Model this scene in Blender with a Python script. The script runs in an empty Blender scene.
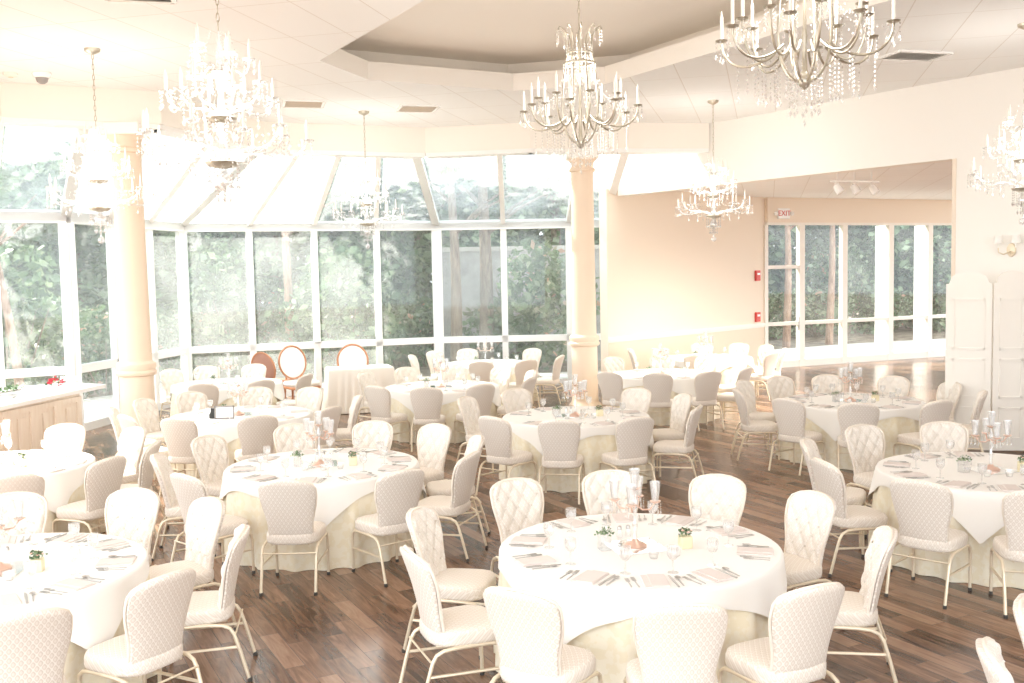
import bpy, bmesh, math, random
from mathutils import Vector, Matrix
from mathutils.geometry import tessellate_polygon
random.seed(7)
sc = bpy.context.scene
col = sc.collection
PI = math.pi
cos, sin = math.cos, math.sin

# ------------------------------------------------------------------ helpers
class MB:
    def __init__(s): s.v = []; s.f = []; s.m = []
    def add(s, vs, fs, mi=0):
        b = len(s.v); s.v += [tuple(p) for p in vs]
        s.f += [tuple(b + i for i in f) for f in fs]; s.m += [mi] * len(fs)
        return s
    def box(s, c, d, rz=0, mi=0, M=None):
        x, y, z = d[0] / 2, d[1] / 2, d[2] / 2
        P = [(-x,-y,-z),(x,-y,-z),(x,y,-z),(-x,y,-z),(-x,-y,z),(x,-y,z),(x,y,z),(-x,y,z)]
        cr, sr = cos(rz), sin(rz)
        P = [(c[0] + a * cr - b * sr, c[1] + a * sr + b * cr, c[2] + e) for a, b, e in P]
        if M: P = [M @ Vector(p) for p in P]
        return s.add(P, [(0,3,2,1),(4,5,6,7),(0,1,5,4),(1,2,6,5),(2,3,7,6),(3,0,4,7)], mi)
    def bevbox(s, c, d, b=.01, rz=0, mi=0):
        # box with chamfered vertical corners and top edge
        x, y = d[0] / 2, d[1] / 2; z0, z1 = c[2] - d[2] / 2, c[2] + d[2] / 2
        def ring(i, z):
            X, Y = x - i, y - i; k = b
            return [(X - k,-Y,z),(X,-Y + k,z),(X,Y - k,z),(X - k,Y,z),(-X + k,Y,z),(-X,Y - k,z),(-X,-Y + k,z),(-X + k,-Y,z)]
        R = [ring(b * .7, z0), ring(0, z0 + b), ring(0, z1 - b), ring(b * .7, z1)]
        cr, sr = cos(rz), sin(rz)
        P = [(c[0] + p[0] * cr - p[1] * sr, c[1] + p[0] * sr + p[1] * cr, p[2]) for r in R for p in r]
        F = []
        for k in range(3):
            for i in range(8):
                j = (i + 1) % 8; F.append((k*8+i, k*8+j, k*8+8+j, k*8+8+i))
        F += [tuple(range(7, -1, -1)), tuple(range(24, 32))]
        return s.add(P, F, mi)
    def tube(s, pts, r, seg=8, mi=0, cap=True):
        pts = [Vector(p) for p in pts]; n = len(pts)
        rr = r if isinstance(r, (list, tuple)) else [r] * n
        T = []
        for i in range(n):
            t = pts[min(i + 1, n - 1)] - pts[max(i - 1, 0)]
            T.append(t.normalized() if t.length > 1e-9 else Vector((0, 0, 1)))
        u = T[0].orthogonal().normalized(); V = []
        for i in range(n):
            u = (u - T[i] * u.dot(T[i]))
            u = u.normalized() if u.length > 1e-6 else T[i].orthogonal().normalized()
            w = T[i].cross(u)
            for k in range(seg):
                a = 2 * PI * k / seg
                V.append(pts[i] + (u * cos(a) + w * sin(a)) * rr[i])
        F = []
        for i in range(n - 1):
            for k in range(seg):
                j = (k + 1) % seg
                F.append((i*seg+k, i*seg+j, (i+1)*seg+j, (i+1)*seg+k))
        if cap: F += [tuple(range(seg - 1, -1, -1)), tuple(range((n-1)*seg, n*seg))]
        return s.add(V, F, mi)
    def lathe(s, prof, seg=16, c=(0, 0, 0), mi=0, axis=None):
        V, F = [], []; n = len(prof)
        for r, z in prof:
            for k in range(seg):
                a = 2 * PI * k / seg; V.append((c[0] + r * cos(a), c[1] + r * sin(a), c[2] + z))
        for i in range(n - 1):
            for k in range(seg):
                j = (k + 1) % seg; F.append((i*seg+k, i*seg+j, (i+1)*seg+j, (i+1)*seg+k))
        if prof[0][0] > 1e-4: F.append(tuple(range(seg - 1, -1, -1)))
        if prof[-1][0] > 1e-4: F.append(tuple(range((n-1)*seg, n*seg)))
        return s.add(V, F, mi)
    def bead(s, c, r, h, mi=0, seg=4):
        V = [(c[0], c[1], c[2] - h)] + [(c[0] + r * cos(2*PI*k/seg), c[1] + r * sin(2*PI*k/seg), c[2]) for k in range(seg)] + [(c[0], c[1], c[2] + h)]
        F = []
        for k in range(seg):
            j = 1 + (k + 1) % seg; F += [(0, j, 1 + k), (seg + 1, 1 + k, j)]
        return s.add(V, F, mi)
    def grid(s, nu, nv, fn, mi=0, closeu=False):
        V = [fn(i / (nu - (0 if closeu else 1)), j / (nv - 1)) for j in range(nv) for i in range(nu)]
        F = []
        for j in range(nv - 1):
            for i in range(nu if closeu else nu - 1):
                k = (i + 1) % nu
                F.append((j*nu+i, j*nu+k, (j+1)*nu+k, (j+1)*nu+i))
        return s.add(V, F, mi)
    def poly(s, pts, z, flip=False, mi=0):
        n = len(pts); f = tuple(range(n))
        return s.add([(p[0], p[1], z) for p in pts], [f[::-1] if flip else f], mi)
    def prism(s, pts, z0, z1, mi=0):
        n = len(pts)
        a = sum(pts[i][0]*pts[(i+1)%n][1]-pts[(i+1)%n][0]*pts[i][1] for i in range(n))
        if a < 0: pts = pts[::-1]
        V = [(p[0], p[1], z0) for p in pts] + [(p[0], p[1], z1) for p in pts]
        F = [tuple(range(n - 1, -1, -1)), tuple(range(n, 2 * n))] + [(i, (i+1) % n, n + (i+1) % n, n + i) for i in range(n)]
        return s.add(V, F, mi)
    def seg(s, a, b, t, z0, z1, mi=0):
        # vertical slab of thickness t along the plan line a-b
        a = Vector(a[:2]); b = Vector(b[:2]); d = (b - a).normalized(); n = Vector((-d.y, d.x)) * t / 2
        return s.prism([a - n, b - n, b + n, a + n], z0, z1, mi)
    def bar(s, a, b, w, h, mi=0):
        # square bar between two 3-D points
        a, b = Vector(a), Vector(b); d = (b - a).normalized()
        up = Vector((0, 0, 1)); sd = d.cross(up)
        sd = sd.normalized() if sd.length > 1e-4 else Vector((1, 0, 0))
        up = sd.cross(d).normalized()
        V = [p + sd * x * w / 2 + up * y * h / 2 for p in (a, b) for x, y in ((-1,-1),(1,-1),(1,1),(-1,1))]
        return s.add(V, [(3,2,1,0),(4,5,6,7),(0,1,5,4),(1,2,6,5),(2,3,7,6),(3,0,4,7)], mi)
    def mesh(s, name, mats, smooth=None):
        me = bpy.data.meshes.new(name); me.from_pydata(s.v, [], s.f)
        for m in (mats if isinstance(mats, (list, tuple)) else [mats]): me.materials.append(m)
        if any(s.m): me.polygons.foreach_set('material_index', s.m)
        if smooth is not None:
            me.polygons.foreach_set('use_smooth', [True] * len(me.polygons))
            if smooth < 180:
                me.set_sharp_from_angle(angle=math.radians(smooth))
        me.update(); return me
    def build(s, name, mats, parent=None, smooth=None):
        o = bpy.data.objects.new(name, s.mesh(name, mats, smooth)); col.objects.link(o)
        if parent: o.parent = parent
        return o

def tag(o, label, cat, group=None, kind=None):
    o['label'] = label; o['category'] = cat
    if group: o['group'] = group
    if kind: o['kind'] = kind
    return o
def empty(name, loc=(0, 0, 0), rz=0):
    o = bpy.data.objects.new(name, None); o.empty_display_size = .1; col.objects.link(o)
    o.location = loc; o.rotation_euler = (0, 0, rz); return o
def copy_tree(o, parent=None, keep=None):
    c = o.copy(); col.objects.link(c); c.parent = parent
    for ch in list(o.children):
        if keep is None or keep(ch): copy_tree(ch, c, keep)
    return c
def place(o, loc, rz=0):
    o.location = loc; o.rotation_euler = (0, 0, rz); return o

# ------------------------------------------------------------------ materials
def newmat(name):
    m = bpy.data.materials.new(name); m.use_nodes = True
    nt = m.node_tree; return m, nt, nt.nodes['Principled BSDF']
def simple(name, c, rough=.6, metal=0., spec=.5, coat=0.):
    m, nt, b = newmat(name)
    b.inputs['Base Color'].default_value = (*c, 1); b.inputs['Roughness'].default_value = rough
    b.inputs['Metallic'].default_value = metal; b.inputs['Specular IOR Level'].default_value = spec
    b.inputs['Coat Weight'].default_value = coat
    return m
def N(nt, t, **kw):
    n = nt.nodes.new(t)
    for k, v in kw.items():
        if k in n.inputs.keys() if hasattr(n.inputs, 'keys') else False: n.inputs[k].default_value = v
        else: setattr(n, k, v)
    return n
def math_n(nt, op, a, b=None):
    n = nt.nodes.new('ShaderNodeMath'); n.operation = op
    for i, x in enumerate((a, b)):
        if x is None: continue
        if isinstance(x, (int, float)): n.inputs[i].default_value = x
        else: nt.links.new(x, n.inputs[i])
    return n.outputs[0]
def ramp(nt, fac, stops):
    r = nt.nodes.new('ShaderNodeValToRGB'); e = r.color_ramp.elements
    while len(e) < len(stops): e.new(.5)
    for k, (p, c) in enumerate(stops): e[k].position = p; e[k].color = (*c, 1)
    nt.links.new(fac, r.inputs[0]); return r.outputs[0]
def mixc(nt, fac, a, b):
    n = nt.nodes.new('ShaderNodeMix'); n.data_type = 'RGBA'
    for sk, x in ((n.inputs[0], fac), (n.inputs[6], a), (n.inputs[7], b)):
        if isinstance(x, (int, float)): sk.default_value = x
        elif isinstance(x, tuple): sk.default_value = (*x, 1)
        else: nt.links.new(x, sk)
    return n.outputs[2]
def bump(nt, b, h, strength=.3, dist=.01):
    n = nt.nodes.new('ShaderNodeBump'); n.inputs['Strength'].default_value = strength; n.inputs['Distance'].default_value = dist
    nt.links.new(h, n.inputs['Height']); nt.links.new(n.outputs[0], b.inputs['Normal'])

def damask(name, base, line, pu=.036, pv=.052, axes='xz'):
    m, nt, b = newmat(name)
    tc = nt.nodes.new('ShaderNodeTexCoord'); sp = nt.nodes.new('ShaderNodeSeparateXYZ'); nt.links.new(tc.outputs['Object'], sp.inputs[0])
    u = math_n(nt, 'DIVIDE', sp.outputs['XYZ'.index(axes[0].upper())], pu); v = math_n(nt, 'DIVIDE', sp.outputs['XYZ'.index(axes[1].upper())], pv)
    if axes == 'xy': v = math_n(nt, 'SUBTRACT', v, math_n(nt, 'DIVIDE', sp.outputs[2], pv))
    a = math_n(nt, 'ABSOLUTE', math_n(nt, 'SINE', math_n(nt, 'MULTIPLY', math_n(nt, 'ADD', u, v), PI)))
    c = math_n(nt, 'ABSOLUTE', math_n(nt, 'SINE', math_n(nt, 'MULTIPLY', math_n(nt, 'SUBTRACT', u, v), PI)))
    p = math_n(nt, 'MULTIPLY', a, c)
    fac = ramp(nt, p, [(.10, (1, 1, 1)), (.34, (0, 0, 0)), (.62, (0, 0, 0)), (.85, (.55, .55, .55))])
    nt.links.new(mixc(nt, fac, base, line), b.inputs['Base Color'])
    b.inputs['Roughness'].default_value = .75; b.inputs['Sheen Weight'].default_value = .15
    bump(nt, b, p, .25, .004)
    return m
M = {}
M['back'] = damask('quilted_back_fabric', (.665, .585, .50), (.81, .75, .675))
M['pad'] = damask('tufted_fabric', (.73, .665, .585), (.84, .795, .735), .03, .045)
M['seat'] = damask('seat_fabric', (.70, .62, .53), (.82, .76, .68), .036, .05, 'xy')
M['piping'] = simple('piping', (.80, .72, .62), .7)
M['gold'] = simple('champagne_metal', (.78, .68, .52), .35, .35)
M['glide'] = simple('dark_rubber', (.05, .045, .04), .6)
M['white'] = simple('white_paint', (.86, .85, .83), .4)
M['screen'] = simple('ivory_screen_paint', (.84, .80, .73), .45)
M['wall'] = simple('cream_wall_paint', (.86, .815, .75), .8, spec=.2)
M['wallw'] = simple('cream_upper_paint', (.86, .835, .79), .8, spec=.2)
M['beige'] = simple('peach_wall_paint', (.82, .72, .605), .8, spec=.2)
M['wains'] = simple('beige_wainscot_paint', (.76, .655, .525), .7, spec=.2)
M['tray'] = simple('tray_paint', (.88, .84, .78), .8, spec=.2)
M['column'] = simple('column_plaster', (.79, .645, .51), .6, spec=.3)
M['napkin'] = simple('napkin_linen', (.72, .65, .61), .85)
M['silver'] = simple('silver', (.50, .48, .46), .3, .8)
M['copper'] = simple('rose_copper', (.78, .55, .45), .3, .6)
M['brass'] = simple('antique_silver_brass', (.50, .46, .38), .3, .85)
M['candle'] = simple('candle_wax', (.88, .86, .80), .5)
M['china'] = simple('white_china', (.88, .87, .85), .2)
M['black'] = simple('black_plastic', (.02, .02, .02), .4)
M['grey'] = simple('grey_slate_frame', (.30, .28, .27), .4)
M['paper'] = simple('white_card', (.86, .85, .83), .8)
M['red'] = simple('red_plastic', (.60, .06, .05), .45)
M['petal'] = simple('blush_petal', (.82, .55, .46), .7)
M['redpetal'] = simple('red_petal', (.65, .06, .09), .7)
M['orangewood'] = simple('orange_wood', (.50, .22, .11), .4)
M['rustfabric'] = simple('rust_fabric', (.42, .22, .16), .7)
M['upholst'] = simple('white_upholstery', (.86, .84, .80), .7)
M['ventdark'] = simple('vent_dark', (.10, .09, .07), .8)
M['mirror'] = simple('mirror_tile', (.85, .87, .88), .05, .95)
M['goldpot'] = simple('gold_glitter_pot', (.80, .72, .50), .4, .4)
M['counterwood'] = None

def stem_glass(name, tr=.6, dif=.16, rough=.05, tint=(1, 1, 1), gl=(.95, .95, .95)):
    m, nt, b = newmat(name); nt.nodes.remove(b); out = nt.nodes['Material Output']
    t = nt.nodes.new('ShaderNodeBsdfTransparent'); t.inputs[0].default_value = (*tint, 1)
    g = nt.nodes.new('ShaderNodeBsdfGlossy'); g.inputs['Roughness'].default_value = rough; g.inputs[0].default_value = (*gl, 1)
    d = nt.nodes.new('ShaderNodeBsdfTranslucent'); d.inputs[0].default_value = (.85, .86, .86, 1)
    m1 = nt.nodes.new('ShaderNodeMixShader'); m1.inputs[0].default_value = dif / max(1e-3, (1 - tr))
    nt.links.new(g.outputs[0], m1.inputs[1]); nt.links.new(d.outputs[0], m1.inputs[2])
    lw = nt.nodes.new('ShaderNodeLayerWeight'); lw.inputs[0].default_value = .25
    f = math_n(nt, 'ADD', math_n(nt, 'MULTIPLY', lw.outputs['Facing'], tr * .5), 1 - tr)
    m2 = nt.nodes.new('ShaderNodeMixShader'); nt.links.new(f, m2.inputs[0])
    nt.links.new(t.outputs[0], m2.inputs[1]); nt.links.new(m1.outputs[0], m2.inputs[2]); nt.links.new(m2.outputs[0], out.inputs[0])
    return m
M['glass'] = stem_glass('clear_drinking_glass', .72, .10)
M['crystal'] = stem_glass('cut_crystal', .60, .08, .10, (1, 1, 1), (.88, .88, .88))

def window_glass(name='window_glass', HAZE=(.09, .20)):
    m, nt, b = newmat(name); nt.nodes.remove(b); out = nt.nodes['Material Output']
    t = nt.nodes.new('ShaderNodeBsdfTransparent'); t.inputs[0].default_value = (.95, .98, .98, 1)
    g = nt.nodes.new('ShaderNodeBsdfGlossy'); g.inputs['Roughness'].default_value = .03
    d = nt.nodes.new('ShaderNodeBsdfTranslucent'); d.inputs[0].default_value = (.80, .82, .82, 1)
    tc = nt.nodes.new('ShaderNodeTexCoord'); nz = nt.nodes.new('ShaderNodeTexNoise'); nz.inputs['Scale'].default_value = .9; nz.inputs['Detail'].default_value = 3
    nt.links.new(tc.outputs['Object'], nz.inputs['Vector'])
    haze = nt.nodes.new('ShaderNodeMapRange'); haze.inputs[1].default_value = .35; haze.inputs[2].default_value = .7; haze.inputs[3].default_value = HAZE[0]; haze.inputs[4].default_value = HAZE[1]  # milky veil of window glare, mixed into the glass itself as haze
    nt.links.new(nz.outputs['Fac'], haze.inputs[0])
    m1 = nt.nodes.new('ShaderNodeMixShader'); nt.links.new(haze.outputs[0], m1.inputs[0])
    nt.links.new(t.outputs[0], m1.inputs[1]); nt.links.new(d.outputs[0], m1.inputs[2])
    lw = nt.nodes.new('ShaderNodeLayerWeight'); lw.inputs[0].default_value = .5
    fr = math_n(nt, 'ADD', math_n(nt, 'MULTIPLY', math_n(nt, 'POWER', lw.outputs['Facing'], 5.), .45), .035)
    m2 = nt.nodes.new('ShaderNodeMixShader'); nt.links.new(fr, m2.inputs[0])
    nt.links.new(m1.outputs[0], m2.inputs[1]); nt.links.new(g.outputs[0], m2.inputs[2]); nt.links.new(m2.outputs[0], out.inputs[0])
    return m
M['pane'] = window_glass()
M['clearpane'] = window_glass('clear_door_glass', (.015, .05))
M['roofpane'] = window_glass('hazed_roof_glass', (.10, .24))  # pale glare on the roof glass put in as stronger haze, not dust
M['glarepane'] = window_glass('glare_white_roof_glass', (.45, .6))  # blown-out glare put into the panes as heavy white haze

def wood_floor():
    m, nt, b = newmat('wood_plank_tile')
    tc = nt.nodes.new('ShaderNodeTexCoord'); mp = nt.nodes.new('ShaderNodeMapping'); mp.inputs['Rotation'].default_value = (0, 0, math.radians(62))
    nt.links.new(tc.outputs['Object'], mp.inputs[0])
    br = nt.nodes.new('ShaderNodeTexBrick'); br.offset = .37; br.inputs['Color1'].default_value = (0, 0, 0, 1); br.inputs['Color2'].default_value = (1, 1, 1, 1)
    br.inputs['Mortar'].default_value = (.5, .5, .5, 1)
    br.inputs['Scale'].default_value = 1; br.inputs['Mortar Size'].default_value = .0022; br.inputs['Mortar Smooth'].default_value = .2; br.inputs['Bias'].default_value = 0
    br.inputs['Brick Width'].default_value = .68; br.inputs['Row Height'].default_value = .137
    nt.links.new(mp.outputs[0], br.inputs['Vector'])
    bw = nt.nodes.new('ShaderNodeRGBToBW'); nt.links.new(br.outputs['Color'], bw.inputs[0])
    # grain shifted per plank
    mp2 = nt.nodes.new('ShaderNodeMapping'); mp2.inputs['Scale'].default_value = (1.6, 14, 1)
    add = nt.nodes.new('ShaderNodeVectorMath'); add.operation = 'ADD'; nt.links.new(mp.outputs[0], add.inputs[0])
    cb = nt.nodes.new('ShaderNodeCombineXYZ'); nt.links.new(math_n(nt, 'MULTIPLY', bw.outputs[0], 37.), cb.inputs[0]); nt.links.new(math_n(nt, 'MULTIPLY', bw.outputs[0], 11.), cb.inputs[1]); nt.links.new(cb.outputs[0], add.inputs[1])
    nt.links.new(add.outputs[0], mp2.inputs[0])
    nz = nt.nodes.new('ShaderNodeTexNoise'); nz.inputs['Scale'].default_value = 1.3; nz.inputs['Detail'].default_value = 5; nz.inputs['Roughness'].default_value = .62; nz.inputs['Distortion'].default_value = 1.2
    nt.links.new(mp2.outputs[0], nz.inputs['Vector'])
    f = math_n(nt, 'ADD', math_n(nt, 'MULTIPLY', bw.outputs[0], .40), math_n(nt, 'MULTIPLY', nz.outputs['Fac'], .75))
    c = ramp(nt, f, [(.28, (.042, .024, .017)), (.42, (.115, .064, .041)), (.55, (.20, .112, .070)), (.68, (.29, .170, .108)), (.90, (.38, .245, .165))])
    c2 = mixc(nt, br.outputs['Fac'], c, (.07, .045, .035))
    nt.links.new(c2, b.inputs['Base Color'])
    b.inputs['Roughness'].default_value = .34; b.inputs['Specular IOR Level'].default_value = .5
    r = math_n(nt, 'ADD', math_n(nt, 'MULTIPLY', nz.outputs['Fac'], .18), .13); nt.links.new(r, b.inputs['Roughness'])
    bump(nt, b, math_n(nt, 'SUBTRACT', nz.outputs['Fac'], math_n(nt, 'MULTIPLY', br.outputs['Fac'], 2.)), .12, .004)
    return m
M['floor'] = wood_floor()
def ceil_tile(name='acoustic_ceiling_tile', rot=-75.5):
    m, nt, b = newmat(name)
    tc = nt.nodes.new('ShaderNodeTexCoord'); mp = nt.nodes.new('ShaderNodeMapping'); mp.inputs['Rotation'].default_value = (0, 0, math.radians(rot)); mp.inputs['Location'].default_value = (.2, .12, 0)
    nt.links.new(tc.outputs['Object'], mp.inputs[0])
    br = nt.nodes.new('ShaderNodeTexBrick'); br.offset = 0
    br.inputs['Color1'].default_value = (.87, .87, .86, 1); br.inputs['Color2'].default_value = (.85, .85, .84, 1); br.inputs['Mortar'].default_value = (.72, .69, .65, 1)
    br.inputs['Scale'].default_value = 1; br.inputs['Mortar Size'].default_value = .007; br.inputs['Mortar Smooth'].default_value = .1
    br.inputs['Brick Width'].default_value = 1.32; br.inputs['Row Height'].default_value = .66
    nt.links.new(mp.outputs[0], br.inputs['Vector']); nt.links.new(br.outputs['Color'], b.inputs['Base Color'])
    b.inputs['Roughness'].default_value = .9; b.inputs['Specular IOR Level'].default_value = .1
    return m
M['ceil'] = ceil_tile()
def cloth(name, c, c2=None, sc_=9.):
    m, nt, b = newmat(name)
    b.inputs['Base Color'].default_value = (*c, 1); b.inputs['Roughness'].default_value = .85; b.inputs['Sheen Weight'].default_value = .1
    b.inputs['Specular IOR Level'].default_value = .2
    if c2:
        tc = nt.nodes.new('ShaderNodeTexCoord'); vo = nt.nodes.new('ShaderNodeTexNoise'); vo.inputs['Scale'].default_value = sc_; vo.inputs['Detail'].default_value = 2
        nt.links.new(tc.outputs['Object'], vo.inputs['Vector'])
        nt.links.new(mixc(nt, ramp(nt, vo.outputs['Fac'], [(.46, (0, 0, 0)), (.52, (1, 1, 1))]), c, c2), b.inputs['Base Color'])
    return m
M['overlay'] = cloth('white_overlay_linen', (.87, .85, .81))
M['skirt'] = cloth('ivory_jacquard', (.84, .765, .585), (.87, .81, .66), 16.)
M['sweet'] = cloth('cream_satin', (.86, .80, .72))
def counter_panel():
    m, nt, b = newmat('pickled_wood_panel')
    tc = nt.nodes.new('ShaderNodeTexCoord'); mp = nt.nodes.new('ShaderNodeMapping'); mp.inputs['Scale'].default_value = (9, 9, 1.1)
    nt.links.new(tc.outputs['Object'], mp.inputs[0]); nz = nt.nodes.new('ShaderNodeTexNoise'); nz.inputs['Scale'].default_value = 2.2; nz.inputs['Detail'].default_value = 4
    nt.links.new(mp.outputs[0], nz.inputs['Vector'])
    nt.links.new(ramp(nt, nz.outputs['Fac'], [(.3, (.77, .66, .55)), (.7, (.83, .74, .64))]), b.inputs['Base Color']); b.inputs['Roughness'].default_value = .5
    return m
M['counterwood'] = counter_panel()
def leaf(name, stops):
    m, nt, b = newmat(name); nt.nodes.remove(b); out = nt.nodes['Material Output']
    ge = nt.nodes.new('ShaderNodeNewGeometry')
    c = ramp(nt, ge.outputs['Random Per Island'], stops)
    d = nt.nodes.new('ShaderNodeBsdfDiffuse'); t = nt.nodes.new('ShaderNodeBsdfTranslucent'); g = nt.nodes.new('ShaderNodeBsdfGlossy'); g.inputs['Roughness'].default_value = .35
    nt.links.new(c, d.inputs[0]); nt.links.new(c, t.inputs[0])
    a = nt.nodes.new('ShaderNodeMixShader'); a.inputs[0].default_value = .35; nt.links.new(d.outputs[0], a.inputs[1]); nt.links.new(t.outputs[0], a.inputs[2])
    e = nt.nodes.new('ShaderNodeMixShader'); e.inputs[0].default_value = .06; nt.links.new(a.outputs[0], e.inputs[1]); nt.links.new(g.outputs[0], e.inputs[2])
    nt.links.new(e.outputs[0], out.inputs[0]); return m
M['leafA'] = leaf('broad_leaf', [(0, (.06, .115, .055)), (.5, (.14, .235, .11)), (.8, (.24, .345, .18)), (1, (.42, .49, .30))])
M['leafB'] = leaf('blue_green_leaf', [(0, (.07, .13, .07)), (.55, (.17, .27, .14)), (1, (.40, .49, .31))])
M['leafC'] = leaf('shrub_leaf', [(0, (.06, .12, .05)), (.5, (.15, .24, .11)), (.9, (.32, .40, .24)), (.97, (.5, .5, .36)), (1, (.72, .30, .20))])
def bark(name, a, b_):
    m, nt, b = newmat(name); tc = nt.nodes.new('ShaderNodeTexCoord'); mp = nt.nodes.new('ShaderNodeMapping'); mp.inputs['Scale'].default_value = (8, 8, 1.5)
    nt.links.new(tc.outputs['Object'], mp.inputs[0]); nz = nt.nodes.new('ShaderNodeTexNoise'); nz.inputs['Scale'].default_value = 2.; nz.inputs['Detail'].default_value = 5
    nt.links.new(mp.outputs[0], nz.inputs['Vector']); nt.links.new(ramp(nt, nz.outputs['Fac'], [(.3, a), (.7, b_)]), b.inputs['Base Color']); b.inputs['Roughness'].default_value = .9
    bump(nt, b, nz.outputs['Fac'], .6, .03); return m
M['barkA'] = bark('grey_brown_bark', (.16, .115, .09), (.34, .26, .20))
M['barkB'] = bark('reddish_bark', (.20, .11, .075), (.42, .27, .19))
def ground_mat(name, a, b_, s):
    m, nt, b = newmat(name); tc = nt.nodes.new('ShaderNodeTexCoord'); nz = nt.nodes.new('ShaderNodeTexNoise'); nz.inputs['Scale'].default_value = s; nz.inputs['Detail'].default_value = 6
    nt.links.new(tc.outputs['Object'], nz.inputs['Vector']); nt.links.new(ramp(nt, nz.outputs['Fac'], [(.35, a), (.65, b_)]), b.inputs['Base Color']); b.inputs['Roughness'].default_value = .95
    return m
M['mulch'] = ground_mat('leaf_litter', (.16, .11, .08), (.36, .28, .21), 3.)
M['concrete'] = ground_mat('pale_concrete', (.58, .53, .49), (.68, .63, .59), 2.)
M['gardenwall'] = ground_mat('garden_wall_stucco', (.40, .37, .36), (.52, .49, .47), 3.)

# ------------------------------------------------------------------ plan of the room (metres; camera at the origin looking along +Y)
ZC, ZB, ZT, ZR, ZS = 5.24, 4.78, 3.53, 1.07, 4.3      # ceiling, soffit bottom, transom, rail, alcove ceiling
G = [(-9.3, 15.6), (-7.4, 16.7), (-6.8, 20.7), (-1.65, 22.4), (2.1, 22.5)]            # glass bay
S = [(-7.75, 7.6), (-6.77, 13.5), (-4.95, 14.42), (-4.2, 17.4), (-1.52, 18.44), (.4, 18.05), (1.34, 18.2), (3.71, 18.57)]  # soffit front
Wa, Wj = (3.71, 18.57), (6.5, 14.64)                  # header wall and jamb
B0, B1, D2 = (2.0, 20.65), (6.4, 25.1), (15.0, 28.87)
def lerp(a, b, t): return tuple(a[i] + (b[i] - a[i]) * t for i in range(len(a)))
STR = 'structure'

# floor
mb = MB(); mb.prism([(-10.5, -3), (14, -3), (14, 5), (15.5, 10), (15, 28.87), B1, B0, (2.1, 22.5), G[3], G[2], G[1], G[0], (-10.5, 14.9)], -.12, 0)
tag(mb.build('floor', M['floor']), 'brown wood plank tile floor of the ballroom', 'floor', kind=STR)
# ground outside
mb = MB(); mb.box((0, 30, -.32), (150, 130, .3)); tag(mb.build('ground', M['mulch']), 'brown leaf covered ground outside the windows', 'ground', kind=STR)
mb = MB(); mb.prism([(6.2, 25.3), (15.2, 29.1), (25, 33.2), (24, 38), (12, 33.6), (4.5, 29.5)], -.17, -.06)
mb.prism([(-16, 12), (-9.5, 15.8), (-7.6, 17), (-7.1, 20.9), (-1.7, 22.7), (2.1, 22.8), (4.3, 25), (3, 26), (-1.8, 25.2), (-9, 23), (-11, 19), (-17, 16)], -.17, -.06)
tag(mb.build('path', M['concrete']), 'sunlit pale concrete path outside the glass', 'path', kind=STR)

# ceiling with the raised tray
outer = [(-8.0, 1.6), (2.6, 1.6), (2.6, -3), (13.6, -3), (13.6, 5.2)] + [(3.92, 18.72)] + [S[6], S[5], S[4], S[3], S[2], S[1], S[0]]  # unseen back edge shaped for light: open at left, extended to shade the right
tray = [(-2.32, 12.56), (-1.9, 13.83), (.09, 14.9), (1.41, 14.5), (2.68, 12.3), (4.9, 8.45), (4.75, 7.1), (2.9, 6.1), (1.5, 6.3), (.9, 6.98)]
def hole_poly(mb, outer, hole, z, up=False):
    V = [Vector((p[0], p[1], 0)) for p in outer]; H = [Vector((p[0], p[1], 0)) for p in hole]
    A = V + H
    for t in tessellate_polygon([V, H]):
        a, b, c = [A[i] for i in t]
        cr = (b - a).cross(c - a).z
        t3 = (a, b, c) if (cr > 0) == up else (a, c, b)
        mb.add([(p.x, p.y, z) for p in t3], [(0, 1, 2)])
mb = MB(); hole_poly(mb, outer, tray, ZC); hole_poly(mb, outer, tray, ZC + .08, True)
cl = mb.build('ceiling', M['ceil']); tag(cl, 'white tiled ceiling with a raised tray', 'ceiling', kind=STR)
def offset(poly, d):
    n = len(poly); out = []
    ar = sum(poly[i][0]*poly[(i+1)%n][1]-poly[(i+1)%n][0]*poly[i][1] for i in range(n)); sg = 1 if ar > 0 else -1
    for i in range(n):
        p0, p1, p2 = Vector(poly[i-1]), Vector(poly[i]), Vector(poly[(i+1) % n])
        n1 = Vector(((p1-p0).y, -(p1-p0).x)).normalized() * sg; n2 = Vector(((p2-p1).y, -(p2-p1).x)).normalized() * sg
        b = (n1 + n2).normalized(); out.append(tuple(p1 + b * d / max(.35, b.dot(n1))))
    return out
n = len(tray)
def ring(mb, pa, za, pb, zb):
    b = len(mb.v); m_ = len(pa)
    mb.add([(p[0], p[1], za) for p in pa] + [(p[0], p[1], zb) for p in pb], [(i, m_ + i, m_ + (i+1) % m_, (i+1) % m_) for i in range(m_)])
t1 = offset(tray, .62)
mb = MB(); ring(mb, tray, ZC, tray, 5.49); ring(mb, tray, 5.49, offset(tray, .05), 5.49)
o = mb.build('tray_fascia', M['wallw'], cl); 
mb = MB(); ring(mb, offset(tray, .05), 5.47, t1, 5.47); ring(mb, t1, 5.47, t1, 5.76); mb.poly(t1, 5.76)
mb.build('tray_recess', M['tray'], cl)

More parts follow.
